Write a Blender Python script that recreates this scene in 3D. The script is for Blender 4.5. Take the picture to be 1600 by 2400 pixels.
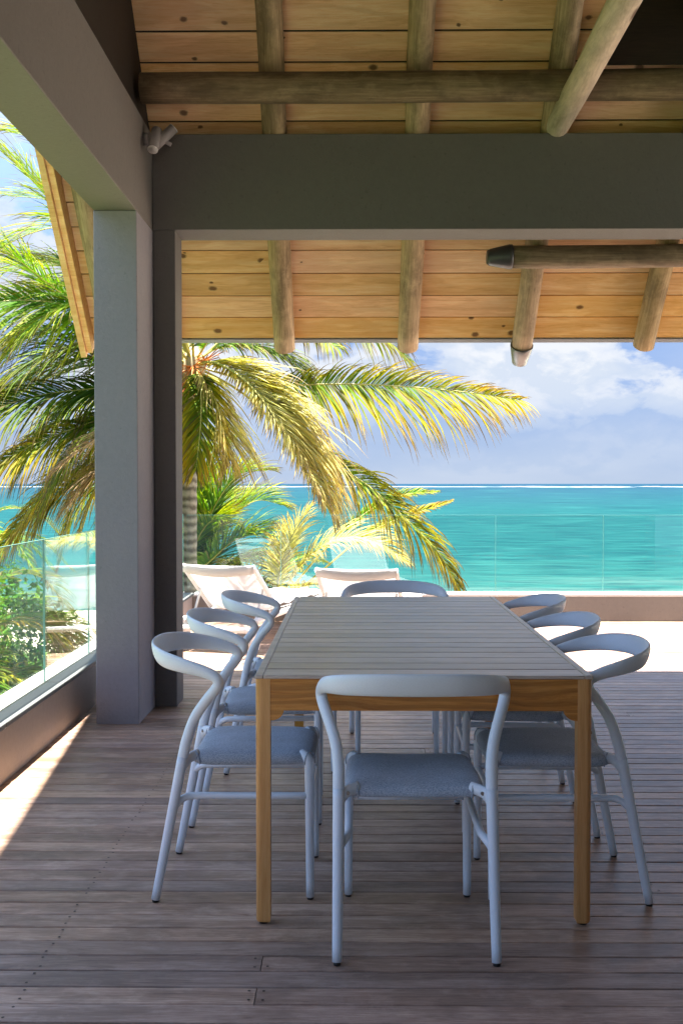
import bpy, math, random
from mathutils import Vector, Matrix, noise as mnoise

R = math.radians
sc = bpy.context.scene
for o in list(bpy.data.objects):
    bpy.data.objects.remove(o)

# ------------------------------------------------------------------ camera
CAMZ = 1.318
FPX = 2500.0
YAW, PITCH = R(0.573), R(1.535)
cam_d = bpy.data.cameras.new('camera')
cam = bpy.data.objects.new('camera', cam_d)
sc.collection.objects.link(cam)
cam.location = (0, 0, CAMZ)
cam.rotation_euler = (R(90) - PITCH, 0, YAW)
cam_d.sensor_fit = 'VERTICAL'
cam_d.sensor_height = 36.0
cam_d.sensor_width = 24.0
cam_d.lens = FPX / 2400 * 36
cam_d.clip_start = 0.05
cam_d.clip_end = 20000
sc.camera = cam
sc.render.resolution_x = 682
sc.render.resolution_y = 1024
CM = cam.rotation_euler.to_matrix()


def at(px, py, Y):
    """world point seen at photo pixel (px,py of 1568x2352 view) at depth Y"""
    d = CM @ Vector(((px / .98 - 800) / FPX, -(py / .98 - 1200) / FPX, -1))
    return Vector((0, 0, CAMZ)) + d * (Y / d.y)


# ------------------------------------------------------------------ sun and sky
SUNV = Vector((.104, -.03, -1)).normalized()
world = bpy.data.worlds.new('World')
sc.world = world
world.use_nodes = True
nt = world.node_tree
nt.nodes.clear()


class NT:
    """tiny node-tree helper"""
    def __init__(s, t):
        s.t = t

    def n(s, typ, ins=None, **kw):
        nd = s.t.nodes.new(typ)
        for k, v in kw.items():
            setattr(nd, k, v)
        for k, v in (ins or {}).items():
            sock = nd.inputs[k]
            if isinstance(v, bpy.types.NodeSocket):
                s.t.links.new(v, sock)
            else:
                if isinstance(v, (tuple, list)) and sock.type == 'RGBA' and len(v) == 3:
                    v = (*v, 1)
                sock.default_value = v
        return nd

    def m(s, op, a, b=0.0, c=0.0, clamp=False):
        nd = s.n('ShaderNodeMath', {0: a, 1: b, 2: c}, operation=op, use_clamp=clamp)
        return nd.outputs[0]

    def mix(s, f, a, b, mode='MIX'):
        nd = s.n('ShaderNodeMix', data_type='RGBA', blend_type=mode)
        for i, v in ((0, f), (6, a), (7, b)):
            if isinstance(v, bpy.types.NodeSocket):
                s.t.links.new(v, nd.inputs[i])
            else:
                nd.inputs[i].default_value = (*v, 1) if isinstance(v, (tuple, list)) and len(v) == 3 else v
        return nd.outputs[2]

    def ramp(s, f, stops, interp='LINEAR'):
        nd = s.n('ShaderNodeValToRGB', {0: f})
        cr = nd.color_ramp
        cr.interpolation = interp
        while len(cr.elements) < len(stops):
            cr.elements.new(.5)
        for e, (p, c) in zip(cr.elements, stops):
            e.position = p
            if isinstance(c, (int, float)):
                c = (c, c, c)
            e.color = (*c, 1)
        return nd.outputs[0]

    def noise(s, vec, scale, detail=4, rough=.5, dist=0.0):
        return s.n('ShaderNodeTexNoise', {'Vector': vec, 'Scale': scale, 'Detail': detail,
                                          'Roughness': rough, 'Distortion': dist}).outputs[0]

    def map(s, vec, scale=(1, 1, 1), loc=(0, 0, 0), rot=(0, 0, 0)):
        return s.n('ShaderNodeMapping', {'Vector': vec, 'Scale': scale, 'Location': loc, 'Rotation': rot}).outputs[0]


W = NT(nt)
sky = W.n('ShaderNodeTexSky', sky_type='NISHITA', sun_disc=False, altitude=0, air_density=1.0,
          dust_density=.6, ozone_density=1.6)
sky.sun_elevation = math.asin(-SUNV.z)
sky.sun_rotation = math.atan2(-SUNV.x, -SUNV.y)
gen = W.n('ShaderNodeTexCoord').outputs['Generated']
sep = W.n('ShaderNodeSeparateXYZ', {0: gen}).outputs
el = sep[2]
def cloud_density(dz):
    v = W.map(gen, (1, 1, 1.7), (SKX, 0, SKZ - dz * 1.7))
    big = W.noise(v, 5.5, 2, .5)
    fine_ = W.noise(v, 20.0, 8, .58, .3)
    return W.m('ADD', W.m('MULTIPLY', big, .66), W.m('MULTIPLY', fine_, .34))


SKX, SKZ = 5.7, 2.2
c1 = cloud_density(0)
c1b = cloud_density(.014)
c2 = W.noise(W.map(gen, (1, 1, 4.0), (3.1, 0, 1.3)), 5.0, 5, .5)
bank = W.ramp(c1, [(.475, 0), (.52, .75), (.58, .95)])
bank = W.m('MULTIPLY', bank, W.ramp(el, [(.03, 0), (.075, .9), (.10, 1)]))
veil = W.m('MULTIPLY', W.ramp(c2, [(.35, .05), (.7, .6)]), .5)
cov = W.m('MULTIPLY', W.m('MAXIMUM', bank, veil), W.ramp(el, [(.16, 1), (.45, .35)]))
lit = W.m('ADD', .5, W.m('MULTIPLY', W.m('SUBTRACT', c1b, c1), 9.0), clamp=True)
shade = W.ramp(lit, [(.15, (.78, .84, .93)), (.60, (1, 1, 1))])
CLOUDV = (1.95, 2.0, 2.08)
ccol = W.mix(1.0, CLOUDV, shade, 'MULTIPLY')
tint = W.mix(W.ramp(el, [(.17, 0), (.45, 1)]), W.n('ShaderNodeVectorMath', {0: W.ramp(el, [(0, (.50, .62, .83)), (.05, (.42, .57, .86)), (.12, (.27, .47, .90))]), 3: 2.0}, operation='SCALE').outputs[0], sky.outputs[0])
wcol = W.mix(cov, tint, ccol)
bg = W.n('ShaderNodeBackground', {'Color': wcol, 'Strength': .075})
W.n('ShaderNodeOutputWorld', {'Surface': bg.outputs[0]})

sun_d = bpy.data.lights.new('sun', 'SUN')
sun_d.energy = 4.2
sun_d.angle = R(.53)
sun_d.color = (1, .93, .82)
sun = bpy.data.objects.new('sun', sun_d)
sun.rotation_euler = SUNV.to_track_quat('-Z', 'Y').to_euler()
sc.collection.objects.link(sun)

sc.view_settings.view_transform = 'Standard'
sc.view_settings.look = 'None'
sc.view_settings.gamma = 1
sc.view_settings.exposure = 2.7
sc.view_settings.use_curve_mapping = False

# ------------------------------------------------------------------ helpers
COL = sc.collection
rng = random.Random(11)


def tag(o, label=None, cat=None, group=None, kind=None):
    for k, v in (('label', label), ('category', cat), ('group', group), ('kind', kind)):
        if v:
            o[k] = v
    return o


def empty(name, loc=(0, 0, 0), rz=0):
    o = bpy.data.objects.new(name, None)
    o.location = loc
    o.rotation_euler = (0, 0, rz)
    o.empty_display_size = .1
    COL.objects.link(o)
    return o


def copy_tree(o, parent=None):
    c = o.copy()
    COL.objects.link(c)
    c.parent = parent
    for ch in list(o.children):
        copy_tree(ch, c)
    return c


def catmull(pts, n):
    """pts: list of tuples of any length; n samples per span"""
    P = [Vector(p) for p in pts]
    P = [P[0] * 2 - P[1]] + P + [P[-1] * 2 - P[-2]]
    out = []
    for i in range(1, len(P) - 2):
        for k in range(n):
            t = k / n
            a, b, c, d = P[i - 1], P[i], P[i + 1], P[i + 2]
            out.append(.5 * ((2 * b) + (c - a) * t + (2 * a - 5 * b + 4 * c - d) * t * t + (3 * b - a - 3 * c + d) * t ** 3))
    out.append(P[-2])
    return out


class MB:
    def __init__(s):
        s.v, s.f, s.sm = [], [], []

    def face(s, idx, sm=False):
        s.f.append(idx)
        s.sm.append(sm)

    def box(s, x0, x1, y0, y1, z0, z1, c=0.0):
        """box, with optional chamfer c along all edges"""
        if c <= 0:
            b = len(s.v)
            s.v += [(x, y, z) for z in (z0, z1) for y in (y0, y1) for x in (x0, x1)]
            for q in ((0, 2, 3, 1), (4, 5, 7, 6), (0, 1, 5, 4), (2, 6, 7, 3), (0, 4, 6, 2), (1, 3, 7, 5)):
                s.face([b + i for i in q])
            return s
        cx, cy, cz = (x0 + x1) / 2, (y0 + y1) / 2, (z0 + z1) / 2
        hx, hy, hz = (x1 - x0) / 2, (y1 - y0) / 2, (z1 - z0) / 2
        b = len(s.v)
        ix = {}
        for sx in (-1, 1):
            for sy in (-1, 1):
                for sz in (-1, 1):
                    for ax in range(3):
                        h = [hx - c, hy - c, hz - c]
                        h[ax] += c
                        ix[(sx, sy, sz, ax)] = len(s.v)
                        s.v.append((cx + sx * h[0], cy + sy * h[1], cz + sz * h[2]))

        def add(q):
            n = (Vector(s.v[q[1]]) - Vector(s.v[q[0]])).cross(Vector(s.v[q[2]]) - Vector(s.v[q[0]]))
            m = sum((Vector(s.v[i]) for i in q), Vector()) / len(q) - Vector((cx, cy, cz))
            s.face(list(q) if n.dot(m) > 0 else list(reversed(q)))
        for sg in (-1, 1):
            for ax in range(3):
                q = []
                for a, bb in ((-1, -1), (1, -1), (1, 1), (-1, 1)):
                    k = [a, bb]
                    k.insert(ax, sg)
                    q.append(ix[(*k, ax)])
                add(q)
        for ax in range(3):
            o1, o2 = [a for a in range(3) if a != ax]
            for s1 in (-1, 1):
                for s2 in (-1, 1):
                    k = [0, 0, 0]
                    k[o1], k[o2] = s1, s2
                    ka, kb = k[:], k[:]
                    ka[ax], kb[ax] = -1, 1
                    add([ix[(*ka, o1)], ix[(*kb, o1)], ix[(*kb, o2)], ix[(*ka, o2)]])
        for sx in (-1, 1):
            for sy in (-1, 1):
                for sz in (-1, 1):
                    add([ix[(sx, sy, sz, a)] for a in range(3)])
        return s

    def prism(s, pts, axis, a0, a1):
        """extrude a polygon of 2D pts along axis from a0 to a1"""
        b = len(s.v)
        n = len(pts)
        for a in (a0, a1):
            for p in pts:
                q = list(p)
                q.insert(axis, a)
                s.v.append(tuple(q))
        area = sum(pts[i][0] * pts[(i + 1) % n][1] - pts[(i + 1) % n][0] * pts[i][1] for i in range(n))
        flip = (area > 0) ^ (axis == 1)
        lo, hi = list(range(b, b + n)), list(range(b + n, b + 2 * n))
        s.face(lo[::-1] if flip else lo)
        s.face(hi if flip else hi[::-1])
        for i in range(n):
            j = (i + 1) % n
            q = [lo[i], lo[j], hi[j], hi[i]]
            s.face(q if flip else q[::-1])
        return s

    def tube(s, pts, rad, ups=None, seg=12, cap=True):
        """sweep an ellipse: rad number, (rn,ru) or a list of them; ups fixes the frame"""
        pts = [Vector(p) for p in pts]
        n = len(pts)
        if not isinstance(rad, list):
            rad = [rad] * n
        b = len(s.v)
        prev = None
        for i, p in enumerate(pts):
            t = (pts[min(i + 1, n - 1)] - pts[max(i - 1, 0)]).normalized()
            if ups:
                u = Vector(ups[i])
            elif prev is None:
                u = Vector((0, 0, 1)) if abs(t.z) < .9 else Vector((1, 0, 0))
            else:
                u = prev
            u = (u - t * u.dot(t)).normalized()
            prev = u
            w = t.cross(u)
            r = rad[i]
            rn, ru = (r, r) if isinstance(r, (int, float)) else r
            for k in range(seg):
                a = 2 * math.pi * k / seg
                s.v.append(tuple(p + w * (math.cos(a) * rn) + u * (math.sin(a) * ru)))
        for i in range(n - 1):
            for k in range(seg):
                k2 = (k + 1) % seg
                s.face([b + i * seg + k, b + i * seg + k2, b + (i + 1) * seg + k2, b + (i + 1) * seg + k], True)
        if cap:
            s.face([b + k for k in range(seg)][::-1])
            s.face([b + (n - 1) * seg + k for k in range(seg)])
        return s

    def xform(s, M):
        s.v = [tuple(M @ Vector(p)) for p in s.v]
        return s

    def build(s, name, mat, parent=None, attr=None):
        me = bpy.data.meshes.new(name)
        me.from_pydata([tuple(p) for p in s.v], [], s.f)
        me.polygons.foreach_set('use_smooth', s.sm)
        if attr:
            a = me.color_attributes.new('leaf', 'FLOAT_COLOR', 'POINT')
            a.data.foreach_set('color', [c for q in attr for c in q])
        me.materials.append(mat)
        me.update()
        o = bpy.data.objects.new(name, me)
        COL.objects.link(o)
        o.parent = parent
        return o


def dupe(o, loc=None, parent='same'):
    c = o.copy()
    COL.objects.link(c)
    if loc is not None:
        c.location = loc
    return c


# ------------------------------------------------------------------ materials
def new_mat(name):
    m = bpy.data.materials.new(name)
    m.use_nodes = True
    m.node_tree.nodes.clear()
    return m, NT(m.node_tree)


def finish(m, N, bump=None, bstr=.3, bdist=.002, **pr):
    ins = {}
    for k, v in pr.items():
        ins[{'color': 'Base Color', 'rough': 'Roughness', 'metal': 'Metallic', 'spec': 'Specular IOR Level',
             'coat': 'Coat Weight', 'sheen': 'Sheen Weight'}[k]] = v
    if bump is not None:
        ins['Normal'] = N.n('ShaderNodeBump', {'Height': bump, 'Strength': bstr, 'Distance': bdist}).outputs[0]
    p = N.n('ShaderNodeBsdfPrincipled', ins)
    N.n('ShaderNodeOutputMaterial', {'Surface': p.outputs[0]})
    return m


def ocoord(N, rnd=True):
    c = N.n('ShaderNodeTexCoord').outputs['Object']
    if not rnd:
        return c, None
    r = N.n('ShaderNodeObjectInfo').outputs['Random']
    off = N.n('ShaderNodeCombineXYZ', {0: N.m('MULTIPLY', r, 31.7), 1: N.m('MULTIPLY', r, 17.3), 2: N.m('MULTIPLY', r, 57.1)}).outputs[0]
    return N.n('ShaderNodeVectorMath', {0: c, 1: off}, operation='ADD').outputs[0], r


def axis_scale(ax, along, across):
    v = [across] * 3
    v[ax] = along
    return tuple(v)


def wood_mat(name, dark, mid, light, ax=0, fine=60, ringy=4.0, knots=0, rough=.6, var=.25, warm=(1, 1, 1), stain=.0,
             bumpd=.001, spec=.4, knotcol=(.10, .038, .012), flatk=False, wave=0.0):
    m, N = new_mat(name)
    c, r = ocoord(N)
    warp = N.noise(N.map(c, axis_scale(ax, .8, 2.2)), 1.5, 3)
    cw = N.n('ShaderNodeVectorMath', {0: c, 1: N.n('ShaderNodeCombineXYZ', {0: N.m('MULTIPLY', warp, .05), 1: N.m('MULTIPLY', warp, .09), 2: N.m('MULTIPLY', warp, .09)}).outputs[0]}, operation='ADD').outputs[0]
    g1 = N.noise(N.map(cw, axis_scale(ax, .35, 8)), ringy, 5, .6, .6)
    g2 = N.noise(N.map(cw, axis_scale(ax, .045, 1)), fine * 3.2, 4, .7)
    g = N.m('ADD', N.m('MULTIPLY', g1, .50), N.m('MULTIPLY', g2, .50))
    col = N.ramp(g, [(.30, dark), (.47, mid), (.68, light)])
    if wave:
        wv_ = N.n('ShaderNodeTexWave', {'Vector': N.map(cw, axis_scale(ax, .9, 5.5)), 'Scale': 2.2, 'Distortion': 7.0, 'Detail': 3.0, 'Detail Scale': .9, 'Detail Roughness': .55},
                  bands_direction='Z').outputs['Fac']
        col = N.mix(N.m('MULTIPLY', N.ramp(wv_, [(.25, 1), (.8, 0)]), wave), col, dark)
    if knots:
        vc = N.map(cw, axis_scale(ax, knots, 6.0))
        vo = N.n('ShaderNodeTexVoronoi', {'Vector': vc, 'Scale': 1.0, 'Randomness': 1.0}, feature='F1', voronoi_dimensions='2D' if flatk else '3D')
        vd = N.m('ADD', vo.outputs['Distance'], N.m('MULTIPLY', N.m('SUBTRACT', N.noise(c, 60, 2), .5), .05))
        cs = N.n('ShaderNodeSeparateColor', {0: vo.outputs['Color']}).outputs
        on = N.m('GREATER_THAN', cs[0], .70 if flatk else .55)
        sz = N.m('ADD', N.m('MULTIPLY', cs[1], .10), .04 if flatk else .12)
        kn = N.m('MULTIPLY', N.m('SUBTRACT', 1.0, N.m('SMOOTH_MIN', N.m('DIVIDE', vd, sz), 1.0, .15), clamp=True), on)
        kn = N.ramp(kn, [(.0, 0), (.45, 1)])
        halo = N.m('MULTIPLY', N.ramp(N.m('DIVIDE', vd, sz), [(.25, .55), (1.0, 0)]), on)
        col = N.mix(halo, col, tuple(x * .55 for x in mid))
        col = N.mix(N.m('MULTIPLY', kn, .85), col, knotcol)
    if stain:
        st = N.ramp(N.noise(N.map(c, axis_scale(ax, 1.2, 2.5)), 3.0, 6, .65), [(.46, 0), (.60, 1)])
        col = N.mix(N.m('MULTIPLY', st, stain), col, tuple(x * .35 for x in mid))
        s2_ = N.ramp(N.noise(N.map(c, axis_scale(ax, 2.2, 2.5), (9, 4, 2)), 4.0, 6, .7), [(.52, 0), (.68, 1)])
        col = N.mix(N.m('MULTIPLY', s2_, stain * .6), col, tuple(min(1, x * 1.15) for x in light))
    vv = N.m('ADD', 1 - var / 2, N.m('MULTIPLY', r, var))
    col = N.mix(1.0, col, N.n('ShaderNodeCombineXYZ', {0: vv, 1: vv, 2: vv}).outputs[0], 'MULTIPLY')
    r2 = N.m('FRACT', N.m('MULTIPLY', r, 7.31))
    hs = N.n('ShaderNodeHueSaturation', {'Hue': N.m('ADD', .5 - .008, N.m('MULTIPLY', r2, .016)),
                                         'Saturation': N.m('ADD', .85, N.m('MULTIPLY', r2, .3)), 'Color': col})
    rr = N.m('ADD', rough - .08, N.m('MULTIPLY', g1, .16))
    return finish(m, N, bump=g, bstr=.35, bdist=bumpd, color=hs.outputs[0], rough=rr, spec=spec)


def paint_mat(name, col, scale=90, bd=.003, rough=.75, var=.06, bstr=.5):
    m, N = new_mat(name)
    c, _ = ocoord(N, False)
    n1 = N.noise(c, scale, 6, .65)
    n2 = N.noise(c, 2.2, 4)
    v = N.m('ADD', 1 - var, N.m('MULTIPLY', n2, 2 * var))
    cc = N.mix(1.0, col, N.n('ShaderNodeCombineXYZ', {0: v, 1: v, 2: v}).outputs[0], 'MULTIPLY')
    mot = N.ramp(N.noise(c, 34, 5, .7), [(.3, .94), (.7, 1.04)])
    cc = N.mix(1.0, cc, mot, 'MULTIPLY')
    pit = N.ramp(N.noise(c, 45, 2, .4), [(.68, 0), (.74, 1)])
    cc = N.mix(N.m('MULTIPLY', pit, .3), cc, tuple(x * .5 for x in col))
    return finish(m, N, bump=n1, bstr=bstr, bdist=bd, color=cc, rough=rough, spec=.3)


M = {}
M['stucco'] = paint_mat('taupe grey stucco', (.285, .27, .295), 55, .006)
M['stucco_shaded'] = paint_mat('stucco with painted shade', (.145, .137, .132), 55, .006)  # same stucco as the front column, its shade put into the colour
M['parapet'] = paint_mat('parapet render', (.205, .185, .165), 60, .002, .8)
M['stucco_half_shaded'] = paint_mat('stucco with lighter painted shade', (.185, .168, .155), 55, .006)  # column stucco again, darkened in colour for the left beam's shaded face
M['parapet_left'] = paint_mat('left parapet render', (.42, .35, .30), 60, .002, .8)
M['coping'] = paint_mat('coping stone', (.15, .165, .165), 40, .001, .55)
M['coping_white'] = paint_mat('white coping edge', (.62, .62, .60), 40, .001, .6)
M['room'] = paint_mat('shade wall paint', (.18, .165, .15), 60, .001)
M['covering'] = paint_mat('roof covering', (.02, .02, .02), 20, .01)
M['pine'] = wood_mat('pine ceiling boards', (.60, .30, .115), (.86, .52, .25), (.94, .70, .42), 0, 50, 3.2, knots=4.0, rough=.5, var=.34, flatk=True, wave=.30)
M['log'] = wood_mat('weathered rafter logs', (.14, .09, .040), (.34, .235, .115), (.58, .42, .24), 1, 30, 2.2, knots=1.6, rough=.7, var=.3, stain=.55, bumpd=.004)
M['logx'] = wood_mat('weathered purlin logs', (.09, .058, .028), (.20, .135, .07), (.36, .26, .15), 0, 30, 2.2, knots=1.6, rough=.7, var=.2, stain=.5, bumpd=.004)
M['pale_log'] = wood_mat('pale bare log', (.38, .30, .20), (.58, .47, .33), (.74, .62, .46), 1, 25, 3.0, knots=2.2, rough=.7, var=.1, stain=.35, bumpd=.006)
M['darkwood'] = wood_mat('dark gable and void boards', (.010, .007, .005), (.02, .013, .008), (.035, .022, .014), 0, 50, 3, rough=.7, var=.2)
M['deck'] = wood_mat('weathered hardwood decking', (.13, .068, .045), (.35, .225, .165), (.62, .46, .365), 0, 70, 2.6, rough=.44, var=.5, stain=.42, bumpd=.0012, spec=.45)
M['teak'] = wood_mat('oiled teak', (.20, .070, .016), (.50, .21, .052), (.66, .34, .11), 0, 50, 1.9, rough=.42, var=.12, wave=.42)
M['teakz'] = wood_mat('oiled teak upright', (.34, .15, .04), (.54, .27, .08), (.66, .37, .14), 2, 50, 2.4, rough=.42, var=.12)
M['greyteak'] = wood_mat('silvered teak top', (.20, .15, .12), (.38, .315, .275), (.58, .51, .47), 0, 60, 2.4, rough=.34, var=.42, stain=.25, spec=.6)


def simple(name, col, rough=.5, metal=0.0, spec=.5, bsc=None, bd=.0005):
    m, N = new_mat(name)
    c, _ = ocoord(N, False)
    n = N.noise(c, bsc or 30, 3)
    cc = N.mix(1.0, col, N.ramp(n, [(.3, .93), (.7, 1.0)]), 'MULTIPLY')
    return finish(m, N, bump=n if bsc else None, bdist=bd, color=cc, rough=rough, metal=metal, spec=spec)


M['chair'] = simple('pale blue grey powder coat', (.72, .82, .93), .42, 0, .5, 350, .0002)
M['white'] = simple('white powder coat', (.78, .78, .77), .4)
M['black'] = simple('black plastic', (.012, .012, .014), .45)
M['steel'] = simple('steel screw', (.30, .29, .28), .35, 1.0)
M['darksteel'] = simple('tarnished deck screw', (.07, .055, .05), .5, .6)
M['cap'] = simple('dark metal cap', (.06, .062, .068), .4, .3, .5, 25)
M['greycap'] = simple('grey metal cap', (.22, .22, .23), .35, .5, .5, 25)
M['flash'] = simple('zinc drip edge', (.42, .44, .48), .45, .1)
M['lamp'] = simple('grey lamp housing', (.30, .27, .265), .45)
M['lens'] = simple('lamp lens glass', (.10, .09, .085), .15)


def fabric_mat(name, a, b, sc_=650):
    m, N = new_mat(name)
    c, r = ocoord(N)
    n1 = N.noise(N.map(c, (1, .25, 1)), sc_, 2)
    n2 = N.noise(N.map(c, (.25, 1, 1)), sc_, 2)
    w = N.m('MULTIPLY', N.m('ADD', n1, n2), .5)
    big = N.noise(c, 9, 4)
    col = N.ramp(w, [(.38, a), (.62, b)])
    col = N.mix(1.0, col, N.ramp(big, [(.3, .86), (.7, 1.05)]), 'MULTIPLY')
    return finish(m, N, bump=w, bstr=.5, bdist=.0008, color=col, rough=.9, spec=.2, sheen=.2)


M['seat'] = fabric_mat('blue grey seat fabric', (.20, .26, .35), (.52, .60, .70))
m, N = new_mat('white sling mesh')
c, _ = ocoord(N)
wv = N.m('MULTIPLY', N.m('ADD', N.noise(N.map(c, (1, .25, 1)), 700, 2), N.noise(N.map(c, (.25, 1, 1)), 700, 2)), .5)
d1 = N.n('ShaderNodeBsdfDiffuse', {'Color': N.ramp(wv, [(.35, (.74, .73, .72)), (.65, (.88, .87, .86))])}).outputs[0]
d2 = N.n('ShaderNodeBsdfTranslucent', {'Color': (.86, .85, .84, 1)}).outputs[0]
N.n('ShaderNodeOutputMaterial', {'Surface': N.n('ShaderNodeMixShader', {0: .45, 1: d1, 2: d2}).outputs[0]})
M['sling'] = m
M['towel'] = fabric_mat('white towel', (.68, .70, .74), (.84, .84, .85), 200)

# clear railing glass: slightly green, mirror-like at grazing angles
gm, N = new_mat('railing glass')
gg = N.n('ShaderNodeNewGeometry').outputs
cosi = N.m('ABSOLUTE', N.n('ShaderNodeVectorMath', {0: gg['Incoming'], 1: gg['Normal']}, operation='DOT_PRODUCT').outputs['Value'])
fac = N.m('ADD', N.m('MULTIPLY', N.m('POWER', N.m('SUBTRACT', 1.0, cosi), 5.0), .93), .045, clamp=True)
tr = N.n('ShaderNodeBsdfTransparent', {'Color': (.955, .985, .975)}).outputs[0]
gl = N.n('ShaderNodeBsdfGlossy', {'Color': (.95, 1, .98), 'Roughness': .0}).outputs[0]
mx = N.n('ShaderNodeMixShader', {0: fac, 1: tr, 2: gl}).outputs[0]
N.n('ShaderNodeOutputMaterial', {'Surface': mx})
M['glass'] = gm
M['glass_edge'] = simple('green glass edge', (.22, .48, .42), .15)


def leaf_mat(name, base, mid, tip, dry=(.30, .19, .09), amt=.35, gloss=.55, gain=1.0):
    """leaf colour runs base>mid>tip along the leaflet; attribute leaf = (along leaflet, random, along frond)"""
    m, N = new_mat(name)
    a = N.n('ShaderNodeAttribute', attribute_name='leaf').outputs['Color']
    s_ = N.n('ShaderNodeSeparateColor', {0: a}).outputs
    along, rnd, u = s_[0], s_[1], s_[2]
    k = N.m('ADD', N.m('MULTIPLY', along, .75), N.m('MULTIPLY', N.m('SUBTRACT', rnd, .5), .5))
    k = N.m('ADD', k, N.m('MULTIPLY', N.m('SUBTRACT', u, .45), .45))
    col = N.ramp(k, [(.0, base), (.35, mid), (.70, tip), (.98, dry)])
    isdry = N.m('MULTIPLY', N.m('GREATER_THAN', N.m('FRACT', N.m('MULTIPLY', rnd, 9.7)), 1 - amt * .35), .7)
    col = N.mix(isdry, col, dry)
    tipd = N.ramp(N.m('ADD', along, N.m('MULTIPLY', N.m('FRACT', N.m('MULTIPLY', rnd, 3.7)), .25)), [(.86, 0), (1.04, .85)])
    col = N.mix(tipd, col, tuple(x * .7 for x in dry))
    v = N.m('ADD', .30 * gain, N.m('MULTIPLY', N.m('FRACT', N.m('MULTIPLY', rnd, 5.3)), .40 * gain))
    col = N.mix(1.0, col, N.n('ShaderNodeCombineXYZ', {0: v, 1: v, 2: v}).outputs[0], 'MULTIPLY')
    p = N.n('ShaderNodeBsdfPrincipled', {'Base Color': col, 'Roughness': gloss + .07, 'Specular IOR Level': .22})
    tcol = N.mix(1.0, col, (1.2, 1.12, .5), 'MULTIPLY')
    t = N.n('ShaderNodeBsdfTranslucent', {'Color': tcol})
    mixs = N.n('ShaderNodeMixShader', {0: .42, 1: p.outputs[0], 2: t.outputs[0]})
    N.n('ShaderNodeOutputMaterial', {'Surface': mixs.outputs[0]})
    return m


M['leaf_green'] = leaf_mat('green palm leaf', (.09, .25, .012), (.20, .38, .015), (.55, .56, .03))
M['leaf_bright'] = leaf_mat('fresh bright palm leaf', (.10, .36, .012), (.26, .55, .015), (.68, .78, .03), amt=.1)
M['leaf_gold'] = leaf_mat('yellowing palm leaf', (.20, .40, .02), (.62, .62, .02), (.98, .68, .03), (.34, .22, .12), .25, gain=.95)
M['leaf_pale'] = leaf_mat('pale straw yellow palm leaf', (.75, .76, .22), (.95, .90, .38), (.92, .76, .24), (.55, .36, .18), .2, gain=1.4)
M['leaf_dry'] = leaf_mat('dry tan palm leaf', (.62, .42, .22), (.80, .56, .32), (.80, .54, .30), (.36, .24, .15), .6, gain=1.3)
M['rachis'] = simple('yellow leaf stem', (.48, .44, .12), .5)
M['rachis_dry'] = simple('dry leaf stem', (.42, .32, .19), .6)
M['fruit'] = simple('orange flower stalks', (.62, .20, .03), .5)

m, N = new_mat('ringed palm bark')
c, _ = ocoord(N)
zr = N.n('ShaderNodeTexWave', {'Vector': c, 'Scale': 3.2, 'Distortion': 3, 'Detail': 3, 'Detail Scale': 2.0}, bands_direction='Z').outputs['Fac']
nn = N.noise(c, 22, 5, .6)
g = N.m('ADD', N.m('MULTIPLY', zr, .45), N.m('MULTIPLY', nn, .55))
M['bark'] = finish(m, N, bump=g, bstr=.8, bdist=.01, color=N.ramp(g, [(.3, (.12, .10, .085)), (.55, (.26, .23, .20)), (.8, (.38, .34, .30))]), rough=.85)

# ------------------------------------------------------------------ ground, beach, sea
def grid_mesh(name, x0, x1, y0, y1, nx, ny, zf, mat, kind='structure'):
    v = [(x0 + (x1 - x0) * i / nx, y0 + (y1 - y0) * j / ny, 0) for j in range(ny + 1) for i in range(nx + 1)]
    v = [(x, y, zf(x, y)) for x, y, _ in v]
    f = [(j * (nx + 1) + i, j * (nx + 1) + i + 1, (j + 1) * (nx + 1) + i + 1, (j + 1) * (nx + 1) + i) for j in range(ny) for i in range(nx)]
    me = bpy.data.meshes.new(name)
    me.from_pydata(v, [], f)
    me.polygons.foreach_set('use_smooth', [True] * len(f))
    me.materials.append(mat)
    o = bpy.data.objects.new(name, me)
    COL.objects.link(o)
    o['kind'] = kind
    return o


SEAZ = -5.0
m, N = new_mat('garden ground and sand')
c = N.n('ShaderNodeTexCoord').outputs['Object']
ys = N.n('ShaderNodeSeparateXYZ', {0: c}).outputs[1]
edge = N.m('ADD', ys, N.m('MULTIPLY', N.noise(c, .15, 4), 16.0))
grass = N.ramp(N.noise(c, 2.5, 6, .7), [(.3, (.035, .07, .018)), (.5, (.07, .12, .03)), (.7, (.14, .15, .06))])
sand = N.ramp(N.noise(c, 1.5, 6, .6), [(.3, (.52, .46, .36)), (.7, (.66, .60, .50))])
xg = N.n('ShaderNodeSeparateXYZ', {0: c}).outputs[0]
onsand = N.m('MAXIMUM', N.ramp(N.m('DIVIDE', edge, 100.0), [(.40, 0), (.44, 1)]), N.ramp(N.m('DIVIDE', N.m('ADD', xg, N.m('MULTIPLY', N.noise(c, .4, 3), 3.0)), 10.0), [(.05, 0), (.2, 1)]))  # sand also runs unseen up to the building, added to bounce sunlight upward
col = N.mix(onsand, grass, sand)
finish(m, N, bump=N.noise(c, 9, 5), bstr=.6, bdist=.05, color=col, rough=.95, spec=.1)


def gz(x, y):
    t = min(max((y - 30) / 40, 0), 1)
    return -4.0 - 1.6 * t * t * (3 - 2 * t) + .25 * mnoise.noise(Vector((x * .15, y * .15, 0)))


grid_mesh('ground', -200, 200, -60, 75, 80, 54, gz, m)

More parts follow.
